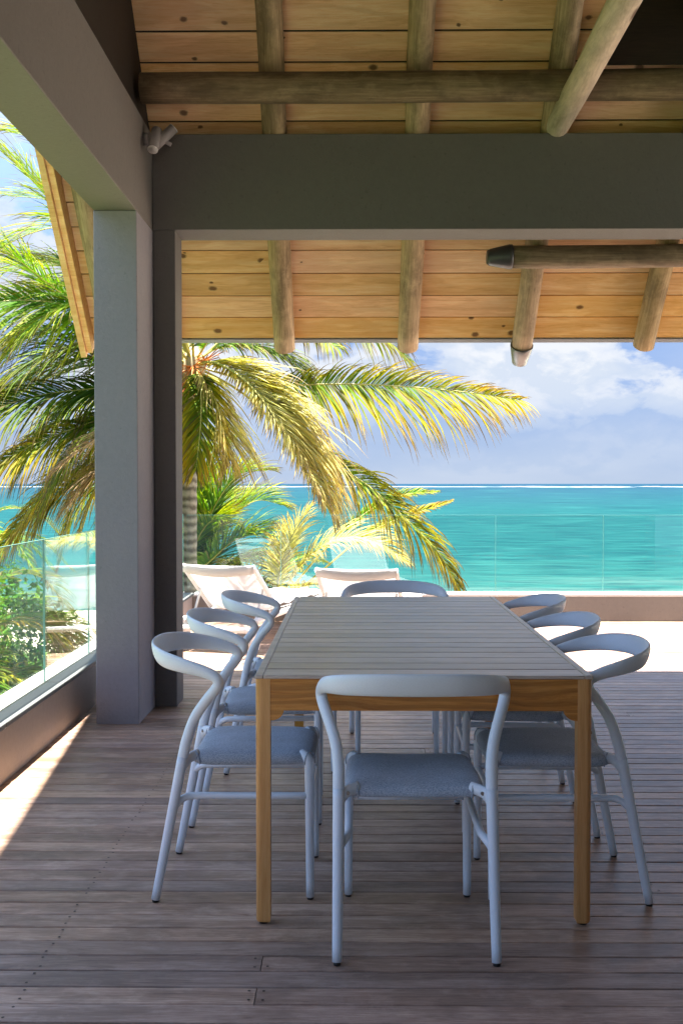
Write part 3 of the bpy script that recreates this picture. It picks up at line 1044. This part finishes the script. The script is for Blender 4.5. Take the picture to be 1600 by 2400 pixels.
# ------------------------------------------------------------------ sun loungers
def make_lounger():
    t = empty('sun_lounger')
    w = .30
    HZ = .300

    def bar(p, q, a=.016, b=.022, name='rail', par=None):
        p, q = Vector(p), Vector(q)
        s_ = 1.2
        m_ = MB().tube([p, q], (a * s_, b * s_), seg=8)
        m_.sm = [False] * len(m_.sm)
        return m_.build(name, M['white'], par or t)
    hin, top = (.50, HZ), (0.0, .672)
    for sx in (-1, 1):
        bar((sx * w, -.02, .245), (sx * w, 1.95, .295), name='side_rail')
        bar((sx * w, hin[0], hin[1]), (sx * w, top[0], top[1]), .013, .02, name='back_rail')
        bar((sx * (w - .03), .12, .255), (sx * (w - .03), .26, .475), .008, .01, name='prop')
        lg = bar((sx * w, 1.80, .29), (sx * w, 1.84, 0.0), name='leg')
        lg = bar((sx * w, .03, .25), (sx * w, .0, .10), name='leg')
    bar((-w, -.02, .185), (w, -.02, .185), .014, .02, name='cross_bar')
    bar((-w, 1.93, .285), (w, 1.93, .285), name='cross_bar')
    bar((-w, top[0] + .045, top[1] - .032), (w, top[0] + .045, top[1] - .032), .013, .013, name='cross_bar')
    for sx in (-1, 1):
        wh = MB().tube([(sx * w - .022, .0, .10), (sx * w - .018, .0, .10), (sx * w + .018, 0, .10), (sx * w + .022, .0, .10)], [.085, .10, .10, .085], seg=24)
        wh.build('wheel', M['white'], t)
    # slings
    b = MB()
    nx, ny = 12, 10
    for j in range(ny + 1):
        f_ = j / ny
        yy = hin[0] + (top[0] - hin[0]) * f_
        zz = hin[1] + (top[1] - hin[1]) * f_
        for i in range(nx + 1):
            u_ = (i / nx * 2 - 1)
            sag = .030 * (1 - u_ * u_)
            b.v.append((u_ * (w - .012), yy - sag * .60, zz - sag * .8))
    for j in range(ny):
        for i in range(nx):
            b.face([j * (nx + 1) + i, j * (nx + 1) + i + 1, (j + 1) * (nx + 1) + i + 1, (j + 1) * (nx + 1) + i], True)
    back = b.build('back_sling', M['sling'], t)
    sm_ = back.modifiers.new('thick', 'SOLIDIFY')
    sm_.thickness = .004
    # folded hem / head pad hanging over the top bar
    b = MB()
    prof_ = [(.050, -.045, .0), (.012, -.012, .006), (-.004, .004, .010), (-.014, .0, .012), (-.004, -.030, .030), (.010, -.062, .038)]
    for (dy_, dz_, sg) in prof_:
        for i in range(nx + 1):
            u_ = (i / nx * 2 - 1)
            b.v.append((u_ * (w + .004), top[0] + dy_ - .012, top[1] + dz_ - sg * (1 - u_ * u_) * .9 + .012))
    for j in range(len(prof_) - 1):
        for i in range(nx):
            b.face([j * (nx + 1) + i, (j + 1) * (nx + 1) + i, (j + 1) * (nx + 1) + i + 1, j * (nx + 1) + i + 1], True)
    hem = b.build('head_band', M['sling'], t)
    sm_ = hem.modifiers.new('thick', 'SOLIDIFY')
    sm_.thickness = .008
    b = MB()
    for j in range(ny + 1):
        yy = hin[0] + (1.90 - hin[0]) * j / ny
        for i in range(nx + 1):
            u_ = (i / nx * 2 - 1)
            b.v.append((u_ * (w - .012), yy, .302 - .028 * (1 - u_ * u_)))
    for j in range(ny):
        for i in range(nx):
            b.face([j * (nx + 1) + i, j * (nx + 1) + i + 1, (j + 1) * (nx + 1) + i + 1, (j + 1) * (nx + 1) + i], True)
    st_ = b.build('seat_sling', M['sling'], t)
    sm_ = st_.modifiers.new('thick', 'SOLIDIFY')
    sm_.thickness = .004
    return t


l0 = make_lounger()
tag(l0, 'white mesh sun lounger next to the dark post, with its back half raised', 'sun lounger', 'white loungers facing the sea')
l0.location = (-1.045, 8.28, 0)
l0.rotation_euler = (0, 0, R(-18))
l1 = copy_tree(l0)
tag(l1, 'white mesh sun lounger with raised back behind the far end of the dining table', 'sun lounger', 'white loungers facing the sea')
l1.location = (.030, 7.92, 0)
l1.rotation_euler = (0, 0, R(-9))
# a rumpled towel on the first lounger's seat
b = MB()
nx, ny = 26, 40
for j in range(ny + 1):
    for i in range(nx + 1):
        u_, v_ = i / nx * 2 - 1, j / ny
        z_ = .322 + .022 * abs(mnoise.noise(Vector((u_ * 2.3, v_ * 7, 3)))) * 2 + .012 * mnoise.noise(Vector((u_ * 6, v_ * 14, 1)))
        b.v.append((u_ * .27 + .02 * mnoise.noise(Vector((u_ * 2, v_ * 5, 9))), .62 + v_ * 1.2, z_))
for j in range(ny):
    for i in range(nx):
        b.face([j * (nx + 1) + i, j * (nx + 1) + i + 1, (j + 1) * (nx + 1) + i + 1, (j + 1) * (nx + 1) + i], True)
tw = b.build('towel', M['towel'])
tw.location = l0.location
tw.rotation_euler = l0.rotation_euler
sm_ = tw.modifiers.new('thick', 'SOLIDIFY')
sm_.thickness = .01
tag(tw, 'rumpled white towel spread on the seat of the lounger next to the dark post', 'towel')

# ------------------------------------------------------------------ palms
def make_frond(parent, pts, mat, rach, L1=.8, L2=.8, roll=0.0, sweep=50, droop=.9, n=62, start=.16, w=.036, r0=.016, curl=.0,
               seed=0, wind=(0, 0, 0), name='frond', dry_tips=0.0):
    """pts: rachis control points.  L1/L2 leaflet length on either side.  roll turns the blade plane."""
    g_ = random.Random(seed * 77 + 5)
    C = catmull(pts, 10)
    # arc length
    acc = [0]
    for a, b in zip(C[:-1], C[1:]):
        acc.append(acc[-1] + (b - a).length)
    T = acc[-1]

    def sample(u):
        d = u * T
        for i in range(len(acc) - 1):
            if acc[i + 1] >= d:
                f = (d - acc[i]) / max(1e-6, acc[i + 1] - acc[i])
                return C[i].lerp(C[i + 1], f), (C[i + 1] - C[i]).normalized()
        return C[-1], (C[-1] - C[-2]).normalized()
    mb = MB()
    att = []
    up = Vector((0, 0, 1))
    for sd in (1, -1):
        LL = L1 if sd > 0 else L2
        if LL <= 0:
            continue
        for k in range(int(n * 1.75)):
            u = start + (1 - start) * (k + g_.uniform(-.35, .35)) / (int(n * 1.75) - 1)
            u = min(max(u, start), .995)
            p, t = sample(u)
            S = t.cross(up)
            if S.length < .15:
                S = Vector((1, 0, 0))
            S.normalize()
            Nn = S.cross(t).normalized()
            rl = R(roll)
            S2 = S * math.cos(rl) + Nn * math.sin(rl)
            N2 = Nn * math.cos(rl) - S * math.sin(rl)
            uu = (u - start) / (1 - start)
            prof = (.45 + .55 * math.sin(math.pi * min(1, uu * 1.6) * .5)) * (1 - .72 * max(0, (uu - .45) / .55) ** 1.5)
            ln = LL * prof * g_.uniform(.82, 1.1)
            if g_.random() < .09:
                ln *= g_.uniform(.3, .6)
            sw = R(sweep * (1 - .55 * uu) + g_.uniform(-7, 7))
            d = (t * math.cos(sw) + S2 * sd * math.sin(sw) + N2 * (.22 + g_.uniform(-.12, .12))).normalized()
            ns = 6
            q = p.copy()
            st = ln / ns
            wv = w * .66 * (.75 + .5 * g_.random()) * (1 - .45 * uu)
            rnd = g_.random()
            b0 = len(mb.v)
            dr = droop * g_.uniform(.75, 1.3)
            tw = g_.uniform(-.5, .5)
            for s_ in range(ns + 1):
                f = s_ / ns
                wid = wv * (.55 + .9 * min(1, f * 4) - .45 * min(1, f * 4)) * (1 - f ** 2.2) + .0012
                side = d.cross(N2)
                if side.length < 1e-3:
                    side = t.copy()
                side.normalize()
                side = (side * math.cos(tw * f * 2) + d.cross(side) * math.sin(tw * f * 2))
                mb.v.append(tuple(q - side * wid * .5))
                mb.v.append(tuple(q + side * wid * .5))
                att += [(f, rnd, uu, 1)] * 2
                q = q + d * st
                d = (d + Vector((0, 0, -1)) * dr * .30 * (.35 + f) + Vector(wind) * .1 +
                     Vector((g_.uniform(-1, 1), g_.uniform(-1, 1), g_.uniform(-1, 1))) * .07).normalized()
            for s_ in range(ns):
                mb.face([b0 + 2 * s_, b0 + 2 * s_ + 1, b0 + 2 * s_ + 3, b0 + 2 * s_ + 2], True)
    o = mb.build(name, mat, parent, attr=att)
    rm = MB()
    nC = len(C)
    rm.tube(C, [max(.003, r0 * (1 - .85 * (i / nC))) for i in range(nC)], seg=6)
    rm.build('leaf_stem', rach, o)
    return o


def palm_trunk(parent, base, crown, r0, r1, bend=(.1, 0), n=30):
    base, crown = Vector(base), Vector(crown)
    pts = [base, base.lerp(crown, .35) + Vector((bend[0], bend[1], 0)), base.lerp(crown, .7) + Vector((bend[0] * .7, bend[1], 0)), crown]
    C = catmull(pts, n)
    rr = [(r0 + (r1 - r0) * min(1, i / len(C) * 1.3)) * (1 + .03 * math.sin(i * 1.9)) * (1.35 if i < 3 else 1) for i in range(len(C))]
    MB().tube(C, rr, seg=16).build('trunk', M['bark'], parent)


# main coconut palm beyond the far left corner of the terrace
CR = at(444, 838, 12.2)
P1 = empty('coconut_palm', (0, 0, 0))
tag(P1, 'tall coconut palm behind the dark post, its drooping yellow fronds reaching across the sky', 'palm tree')


def A(*l):
    return [at(*p) for p in l]


def fr(palm, crown, px, mat, **kw):
    pts = ([crown] if crown is not None else []) + A(*px)
    q = 1.4 if palm is P1 else 1.15
    kw['L1'] = kw.get('L1', .8) * q
    kw['L2'] = kw.get('L2', .8) * q
    kw['n'] = int(kw.get('n', 62) * 1.15)
    ra = M['rachis_dry'] if mat == 'leaf_dry' else M['rachis']
    fr.k += 1
    return make_frond(palm, pts, M[mat], ra, seed=fr.k, **kw)


fr.k = 0
palm_trunk(P1, (-2.02, 12.3, -4.05), CR + Vector((-.06, .03, -.05)), .15, .105, (.03, 0))
# A: right-reaching golden frond
fr(P1, CR, [(540, 866, 12.1), (640, 884, 12.0), (800, 882, 11.8), (960, 890, 11.7), (1090, 903, 11.6), (1195, 918, 11.5)], 'leaf_gold',
   L1=.80, L2=.34, roll=-68, sweep=62, droop=.75, n=78, start=.22)
# B: big pale frond drooping in front
fr(P1, CR, [(500, 838, 11.9), (560, 868, 11.6), (620, 930, 11.3), (675, 1010, 11.1), (712, 1080, 11.0), (745, 1160, 10.9)], 'leaf_pale',
   L1=.45, L2=.95, roll=-10, sweep=34, droop=.45, n=110, start=.10, w=.046, wind=(-.9, 0, -.2))
fr(P1, CR, [(490, 832, 11.7), (548, 862, 11.4), (600, 915, 11.2), (650, 990, 11.0), (690, 1070, 10.9)], 'leaf_pale',
   L1=.0, L2=.95, roll=10, sweep=52, droop=.40, n=90, start=.12, w=.044, wind=(-1.2, 0, -.2))
# C: long frond drooping to the right
fr(P1, CR, [(560, 905, 12.3), (650, 990, 12.3), (740, 1050, 12.2), (840, 1112, 12.0), (930, 1190, 11.8), (1005, 1268, 11.7), (1056, 1352, 11.6)], 'leaf_gold',
   L1=.62, L2=.45, roll=-35, sweep=48, droop=1.1, n=84, start=.30)
# D: frond mostly behind the eave
fr(P1, CR, [(560, 745, 12.3), (680, 718, 12.2), (800, 738, 12.1), (880, 778, 12.0), (935, 828, 12.0)], 'leaf_green',
   L1=.72, L2=.6, roll=-30, sweep=55, droop=1.25, n=72, start=.12)
fr(P1, CR, [(500, 760, 11.7), (600, 735, 11.2), (700, 752, 10.8), (775, 800, 10.5)], 'leaf_green',
   L1=.62, L2=.5, roll=-20, sweep=55, droop=1.2, n=60, start=.12)
# left side
fr(P1, CR, [(340, 770, 11.8), (240, 728, 11.5), (150, 700, 11.2), (60, 690, 11.0), (-40, 700, 10.9), (-140, 740, 10.8)], 'leaf_bright',
   L1=.34, L2=.95, roll=60, sweep=58, droop=.65, n=88, start=.14, w=.042)
fr(P1, CR, [(330, 876, 12.1), (215, 893, 12.0), (110, 905, 11.8), (0, 935, 11.6), (-90, 990, 11.4)], 'leaf_green',
   L1=.50, L2=.85, roll=40, sweep=55, droop=.95, n=80, start=.14, w=.042)
fr(P1, CR, [(330, 720, 12.4), (235, 600, 12.6), (150, 500, 12.7), (60, 400, 12.8), (-40, 310, 12.9)], 'leaf_bright',
   L1=.85, L2=.85, roll=0, sweep=56, droop=.45, n=80, start=.12, w=.042)
fr(P1, CR, [(300, 790, 11.5), (200, 715, 11.0), (110, 650, 10.6), (20, 580, 10.3), (-70, 530, 10.1)], 'leaf_bright',
   L1=.70, L2=.70, roll=10, sweep=52, droop=.60, n=72, start=.14)
fr(P1, CR, [(370, 640, 11.4), (280, 480, 10.8), (215, 360, 10.3), (150, 250, 10.0)], 'leaf_green',
   L1=.80, L2=.80, roll=0, sweep=58, droop=.35, n=66, start=.14)
fr(P1, CR, [(320, 925, 12.0), (215, 968, 11.8), (130, 1000, 11.6), (40, 1040, 11.4), (-60, 1100, 11.3)], 'leaf_gold',
   L1=.30, L2=.75, roll=45, sweep=50, droop=1.15, n=76, start=.16)
fr(P1, CR, [(330, 930, 11.6), (250, 990, 11.2), (190, 1030, 11.0), (125, 1085, 10.9)], 'leaf_dry',
   L1=.35, L2=.45, roll=20, sweep=25, droop=.5, n=54, start=.3, w=.018)
fr(P1, CR, [(360, 960, 11.8), (300, 1030, 11.6), (235, 1075, 11.5), (190, 1120, 11.4), (140, 1180, 11.4)], 'leaf_dry',
   L1=.40, L2=.55, roll=30, sweep=30, droop=.8, n=60, start=.3, w=.018)
fr(P1, CR, [(350, 990, 12.4), (240, 1072, 12.6), (145, 1125, 12.6), (70, 1190, 12.5), (0, 1262, 12.4), (-50, 1330, 12.3)], 'leaf_gold',
   L1=.42, L2=.55, roll=35, sweep=50, droop=1.2, n=84, start=.30)
fr(P1, CR, [(360, 900, 12.6), (290, 960, 13.0), (200, 1090, 13.2), (160, 1200, 13.2), (140, 1290, 13.2)], 'leaf_gold',
   L1=.55, L2=.55, roll=20, sweep=50, droop=1.2, n=70, start=.25)
for px, mat, l1, l2, rl, dr in (
        ([(330, 800, 12.6), (220, 760, 12.9), (110, 760, 13.1), (0, 800, 13.2), (-80, 850, 13.3)], 'leaf_green', .6, .75, 30, .8),
        ([(320, 850, 12.9), (210, 840, 13.4), (110, 870, 13.8), (10, 930, 14.0), (-60, 1000, 14.2)], 'leaf_green', .7, .7, 20, .9),
        ([(340, 700, 12.8), (240, 640, 13.3), (140, 610, 13.6), (30, 620, 13.8), (-60, 650, 14.0)], 'leaf_bright', .7, .7, 10, .7),
        ([(330, 900, 12.7), (230, 960, 13.2), (150, 1060, 13.4), (100, 1160, 13.4)], 'leaf_green', .6, .7, 30, 1.0),
        ([(340, 740, 11.3), (250, 680, 10.7), (170, 690, 10.3), (90, 740, 10.1), (20, 820, 10.0)], 'leaf_bright', .5, .6, 20, .7),
        ([(370, 960, 12.8), (310, 1050, 13.4), (260, 1150, 13.6), (220, 1240, 13.7)], 'leaf_gold', .5, .5, 10, 1.0),
        ([(350, 780, 12.2), (270, 730, 12.1), (180, 700, 12.0), (90, 740, 12.0), (10, 820, 12.0)], 'leaf_green', .7, .8, 15, .8),
        ([(345, 810, 11.9), (250, 790, 11.9), (150, 800, 11.8), (50, 850, 11.8), (-40, 930, 11.8)], 'leaf_green', .6, .85, 30, .9),
        ([(350, 860, 12.3), (260, 880, 12.6), (170, 930, 12.7), (90, 1010, 12.7), (40, 1100, 12.7)], 'leaf_green', .6, .8, 30, 1.0),
        ([(360, 680, 12.0), (280, 570, 12.1), (200, 500, 12.1), (110, 460, 12.0), (20, 450, 12.0)], 'leaf_bright', .75, .75, 10, .6),
        ([(380, 660, 12.8), (310, 530, 13.2), (240, 440, 13.5), (160, 330, 13.8)], 'leaf_green', .75, .75, 0, .5),
        ([(350, 730, 12.5), (240, 670, 12.9), (120, 660, 13.2), (0, 700, 13.4)], 'leaf_green', .75, .75, 10, .8),
        ([(400, 900, 12.3), (360, 980, 12.5), (330, 1070, 12.6), (310, 1160, 12.6)], 'leaf_green', .6, .6, 10, 1.0),
        ([(340, 980, 12.2), (240, 1040, 12.3), (130, 1110, 12.3), (40, 1220, 12.3)], 'leaf_gold', .6, .7, 30, 1.1),
        ([(470, 870, 12.0), (500, 930, 11.9), (520, 1000, 11.8), (530, 1060, 11.8)], 'leaf_pale', .6, .7, 10, .9),
        ([(460, 880, 11.9), (462, 950, 11.7), (458, 1010, 11.6), (450, 1080, 11.5)], 'leaf_gold', .55, .55, 10, .9),
        ([(500, 800, 12.2), (580, 800, 12.2), (660, 830, 12.2), (720, 890, 12.2)], 'leaf_green', .6, .6, -10, 1.1),
        ([(380, 640, 11.8), (300, 500, 11.5), (220, 400, 11.3), (120, 330, 11.1), (10, 300, 11.0)], 'leaf_bright', .8, .8, 10, .6),
        ([(370, 660, 11.2), (270, 560, 10.6), (170, 520, 10.2), (60, 540, 10.0), (-40, 600, 10.0)], 'leaf_bright', .6, .65, 10, .7),
        ([(390, 620, 12.8), (330, 470, 13.2), (250, 330, 13.5), (150, 230, 13.8)], 'leaf_green', .85, .85, 0, .5),
        ([(340, 720, 12.2), (220, 640, 12.2), (90, 600, 12.2), (-40, 610, 12.2)], 'leaf_green', .7, .85, 15, .8),
        ([(350, 900, 11.9), (270, 940, 11.7), (190, 1010, 11.6), (130, 1110, 11.6), (90, 1200, 11.6)], 'leaf_green', .55, .65, 25, 1.0),
        ([(350, 880, 13.2), (250, 900, 14.0), (140, 960, 14.6), (50, 1060, 15.0)], 'leaf_green', .8, .8, 10, 1.0),
        ([(360, 930, 13.4), (280, 1010, 14.2), (210, 1110, 14.8), (160, 1210, 15.0)], 'leaf_green', .8, .8, 10, 1.0),
        ([(330, 840, 12.4), (220, 820, 12.5), (100, 850, 12.6), (-20, 930, 12.6)], 'leaf_green', .6, .9, 30, 1.0),
        ([(350, 950, 11.7), (290, 1030, 11.5), (220, 1130, 11.4), (185, 1230, 11.4)], 'leaf_gold', .5, .55, 15, 1.0),
        ([(360, 620, 12.6), (290, 500, 13.0), (230, 430, 13.2), (140, 380, 13.4)], 'leaf_bright', .7, .7, 0, .5)):
    fr(P1, CR, px, mat, L1=l1, L2=l2, roll=rl, sweep=52, droop=dr, n=66, start=.16, w=.038)
# crown fronds hidden behind the post and the roof
fr(P1, CR, [(430, 640, 12.4), (440, 480, 12.6), (470, 380, 12.6)], 'leaf_bright', L1=.7, L2=.7, droop=.4, n=50)
fr(P1, CR, [(520, 660, 12.9), (640, 560, 13.6), (760, 540, 14.1)], 'leaf_green', L1=.7, L2=.7, droop=.7, n=50)
fr(P1, CR, [(400, 860, 13.0), (380, 900, 13.8), (350, 1010, 14.4)], 'leaf_green', L1=.7, L2=.7, droop=1, n=50)
make_frond(P1, [CR, CR + Vector((.15, -1.0, .75)), CR + Vector((.40, -2.2, 1.05)), CR + Vector((.62, -3.4, .85)), CR + Vector((.75, -4.3, .45))],
           M['leaf_green'], M['rachis'], L1=.7, L2=.7, droop=.5, n=64, seed=91)
make_frond(P1, [CR, CR + Vector((-.3, -1.0, .85)), CR + Vector((-.5, -2.2, 1.3)), CR + Vector((-.6, -3.3, 1.2))],
           M['leaf_green'], M['rachis'], L1=.7, L2=.7, droop=.5, n=60, seed=92)
# orange flower stalks at the crown
for q in range(3):
    b = MB()
    c0 = [at(500, 822, 11.9), at(440, 850, 11.9), at(428, 905, 11.9)][q]
    for i in range(16):
        e = Vector((rng.uniform(-.2, .16), rng.uniform(-.1, .1), rng.uniform(-.14, .12)))
        b.tube(catmull([CR + Vector((0, -.1, -.02)), c0.lerp(CR, .4) + e * .3, c0 + e, c0 + e * 1.4 + Vector((0, 0, -.05))], 3), [.008, .008, .008, .006, .006, .006, .004, .004, .004, .003], seg=5)
    b.build('flower_stalk', M['fruit'], P1)
# fibrous crown base
MB().tube([CR + Vector((-.05, .02, -.45)), CR + Vector((-.04, 0, -.15)), CR + Vector((0, 0, .05)), CR + Vector((0, 0, .2))], [.11, .17, .15, .05], seg=14).build('crown_base', M['rachis_dry'], P1)

# lower palm whose pale fronds stand behind the glass and the loungers
C2 = at(632, 1400, 13.2)
P2 = empty('coconut_palm', (0, 0, 0))
tag(P2, 'low coconut palm with pale straw coloured fronds standing behind the glass above the loungers', 'palm tree')
palm_trunk(P2, (C2.x + .1, C2.y + .1, -4.1), C2, .13, .09, (.05, 0), 12)
fr(P2, C2, [(640, 1330, 13.1), (655, 1270, 13.0), (680, 1215, 12.9), (712, 1168, 12.9)], 'leaf_pale', L1=.50, L2=.50, roll=0, sweep=52, droop=.7, n=52, start=.2)
fr(P2, C2, [(675, 1320, 13.0), (730, 1262, 12.9), (800, 1235, 12.8), (870, 1250, 12.7), (930, 1290, 12.7)], 'leaf_pale', L1=.45, L2=.6, roll=-25, sweep=52, droop=1.0, n=60, start=.2)
fr(P2, C2, [(720, 1290, 13.4), (800, 1210, 13.5), (870, 1160, 13.5), (935, 1135, 13.5), (1005, 1130, 13.5)], 'leaf_bright', L1=.20, L2=.24, roll=-30, sweep=45, droop=.6, n=60, start=.5)
fr(P2, C2, [(740, 1310, 13.2), (830, 1235, 13.2), (900, 1198, 13.2), (965, 1175, 13.2), (1035, 1152, 13.2)], 'leaf_gold', L1=.16, L2=.24, roll=-30, sweep=45, droop=.7, n=60, start=.5)
fr(P2, C2, [(600, 1350, 13.0), (560, 1310, 12.8), (520, 1290, 12.6)], 'leaf_green', L1=.45, L2=.45, droop=.9, n=44)
fr(P2, C2, [(660, 1370, 12.8), (700, 1345, 12.5), (760, 1340, 12.3)], 'leaf_pale', L1=.42, L2=.42, droop=.9, n=44)
fr(P2, C2, [(640, 1330, 13.8), (690, 1280, 14.5), (740, 1290, 15.0)], 'leaf_green', L1=.5, L2=.5, droop=.8, n=44)

# bright green palm left of it
C3 = at(432, 1330, 14.5)
P3 = empty('young_palm', (0, 0, 0))
tag(P3, 'young bright green palm seen through the glass just right of the tall palm trunk', 'palm tree')
palm_trunk(P3, (C3.x, C3.y, -4.1), C3, .12, .09, (.05, 0), 12)
for i, px in enumerate([
        [(440, 1230, 14.4), (455, 1130, 14.3), (490, 1050, 14.2), (540, 1010, 14.2)],
        [(460, 1240, 14.2), (500, 1150, 14.0), (550, 1090, 13.9), (615, 1080, 13.8)],
        [(470, 1270, 14.6), (530, 1190, 14.7), (590, 1150, 14.8), (650, 1160, 14.8)],
        [(480, 1290, 14.0), (540, 1240, 13.8), (595, 1230, 13.6), (640, 1260, 13.6)],
        [(490, 1310, 14.4), (560, 1290, 14.3), (620, 1310, 14.2)],
        [(420, 1240, 14.8), (400, 1130, 15.0), (395, 1050, 15.1)],
        [(400, 1280, 14.4), (330, 1200, 14.3), (270, 1190, 14.2)],
        [(450, 1240, 15.2), (490, 1160, 15.8), (540, 1130, 16.2)],
        [(445, 1260, 13.8), (480, 1200, 13.3), (520, 1200, 13.0)]]):
    fr(P3, C3, px, 'leaf_bright', L1=.75, L2=.75, roll=0, sweep=50, droop=.55, n=84, start=.12, w=.042)

# palm crowns and shrubs in the garden below, seen through the left glass
def garden_palm(x, y, z, nfr, L, mats, label, seed, droop=.8):
    g_ = random.Random(seed)
    p = empty('garden_palm', (0, 0, 0))
    tag(p, label, 'palm tree')
    c_ = Vector((x, y, z))
    palm_trunk(p, (x, y, gz(x, y) - .1), c_, .13, .09, (.1, 0), 8)
    for i in range(nfr):
        a = 2 * math.pi * i / nfr + g_.uniform(-.25, .25)
        e = g_.uniform(.15, 1.1)
        d = Vector((math.cos(a), math.sin(a), 0))
        l_ = L * g_.uniform(.8, 1.1)
        pts = [c_, c_ + d * l_ * .3 + Vector((0, 0, l_ * .33 * e)), c_ + d * l_ * .65 + Vector((0, 0, l_ * .36 * e)), c_ + d * l_ * .95 + Vector((0, 0, l_ * (.36 * e - .28)))]
        make_frond(p, pts, M[g_.choice(mats)], M['rachis'], L1=.6, L2=.6, droop=droop, n=46, seed=seed * 40 + i, w=.044)


garden_palm(-3.6, 9.0, -1.4, 15, 2.3, ['leaf_green', 'leaf_bright', 'leaf_pale'], 'bushy palm crown below the deck seen through the left glass, nearest the railing', 3)
garden_palm(-5.6, 15.0, -.8, 15, 2.6, ['leaf_bright', 'leaf_green'], 'green palm crown in the garden further out, seen through the left glass', 4)
garden_palm(-3.0, 6.2, -2.2, 13, 1.9, ['leaf_green', 'leaf_gold'], 'low palm with yellowed leaves in the garden beneath the near left glass', 5)
garden_palm(-9.0, 24.0, -.2, 14, 2.8, ['leaf_bright', 'leaf_green'], 'green palm at the far left garden edge, hazy behind the hanging fronds', 6)
garden_palm(4.30, 15.5, -.95, 9, .75, ['leaf_green'], 'tip of a small palm poking up behind the far railing at the right', 7)


def shrub(x, y, r, h, label, seed, mat):
    g_ = random.Random(seed)
    t = empty('shrub', (x, y, gz(x, y)))
    tag(t, label, 'shrub')
    mb, att = MB(), []
    for i in range(2600):
        th, ph = g_.uniform(0, 2 * math.pi), math.acos(g_.uniform(-.2, 1))
        rr = g_.uniform(.55, 1.0) ** .5 * (1 + .25 * mnoise.noise(Vector((math.cos(th) * 2, math.sin(th) * 2, ph * 2 + seed))))
        p = Vector((math.cos(th) * math.sin(ph) * r * rr, math.sin(th) * math.sin(ph) * r * rr, h * .45 + math.cos(ph) * h * .55 * rr))
        d = Vector((g_.uniform(-1, 1), g_.uniform(-1, 1), g_.uniform(-.6, .9))).normalized()
        s_ = d.cross(Vector((g_.uniform(-1, 1), g_.uniform(-1, 1), 1))).normalized()
        l_, w_ = g_.uniform(.07, .14), g_.uniform(.025, .045)
        b0 = len(mb.v)
        mb.v += [tuple(p), tuple(p + d * l_ * .5 + s_ * w_), tuple(p + d * l_), tuple(p + d * l_ * .5 - s_ * w_)]
        rn = g_.random()
        att += [(.2, rn, .3, 1)] * 4
        mb.face([b0, b0 + 1, b0 + 2, b0 + 3])
    mb.build('crown', M[mat], t, attr=att)
    b = MB()
    for i in range(6):
        a = i * 1.05
        b.tube([(0.05 * math.cos(a), .05 * math.sin(a), -.1), (r * .5 * math.cos(a), r * .5 * math.sin(a), h * .6)], [.03, .01], seg=6)
    b.build('stem', M['bark'], t)


shrub(-4.2, 12.5, 1.3, 2.0, 'round leafy shrub below the deck beyond the left glass', 1, 'leaf_green')
shrub(-6.8, 19.0, 2.0, 2.6, 'broad bright green shrub far left beneath the hanging fronds', 2, 'leaf_bright')
shrub(-2.9, 8.0, 0.9, 1.5, 'small dark shrub at the foot of the left railing', 3, 'leaf_green')
shrub(-11.5, 28.0, 2.8, 4.4, 'large shrub at the left edge of the garden in front of the sea', 4, 'leaf_bright')

garden_palm(-4.6, 11.5, -1.0, 16, 2.4, ['leaf_green', 'leaf_bright', 'leaf_gold'], 'full palm crown behind the nearer garden palms beyond the left glass', 8)
shrub(-3.4, 10.3, 1.2, 2.3, 'dense green shrub beside the corner of the left railing', 9, 'leaf_green')
shrub(-5.2, 9.2, 1.5, 2.2, 'bushy green shrub further from the railing, under the garden palms', 10, 'leaf_bright')
shrub(-8.6, 15.5, 2.2, 3.0, 'wide dark green shrub in the left background behind the garden palms', 11, 'leaf_green')
shrub(-15.0, 34.0, 3.6, 5.2, 'distant pale green treetop left of the hanging fronds', 12, 'leaf_bright')

shrub(-3.0, 9.0, 1.0, 2.9, 'tall leafy shrub rising just beyond the left glass near the column', 13, 'leaf_green')
shrub(-3.9, 7.4, 1.1, 2.3, 'leafy shrub under the deck edge left of the near glass panel', 14, 'leaf_bright')

shrub(-6.3, 16.5, 2.3, 4.5, 'big rounded dark green shrub, the largest one behind the left glass', 15, 'leaf_green')
shrub(-4.3, 13.6, 1.2, 4.0, 'narrow upright green shrub left of the column under the hanging fronds', 16, 'leaf_bright')
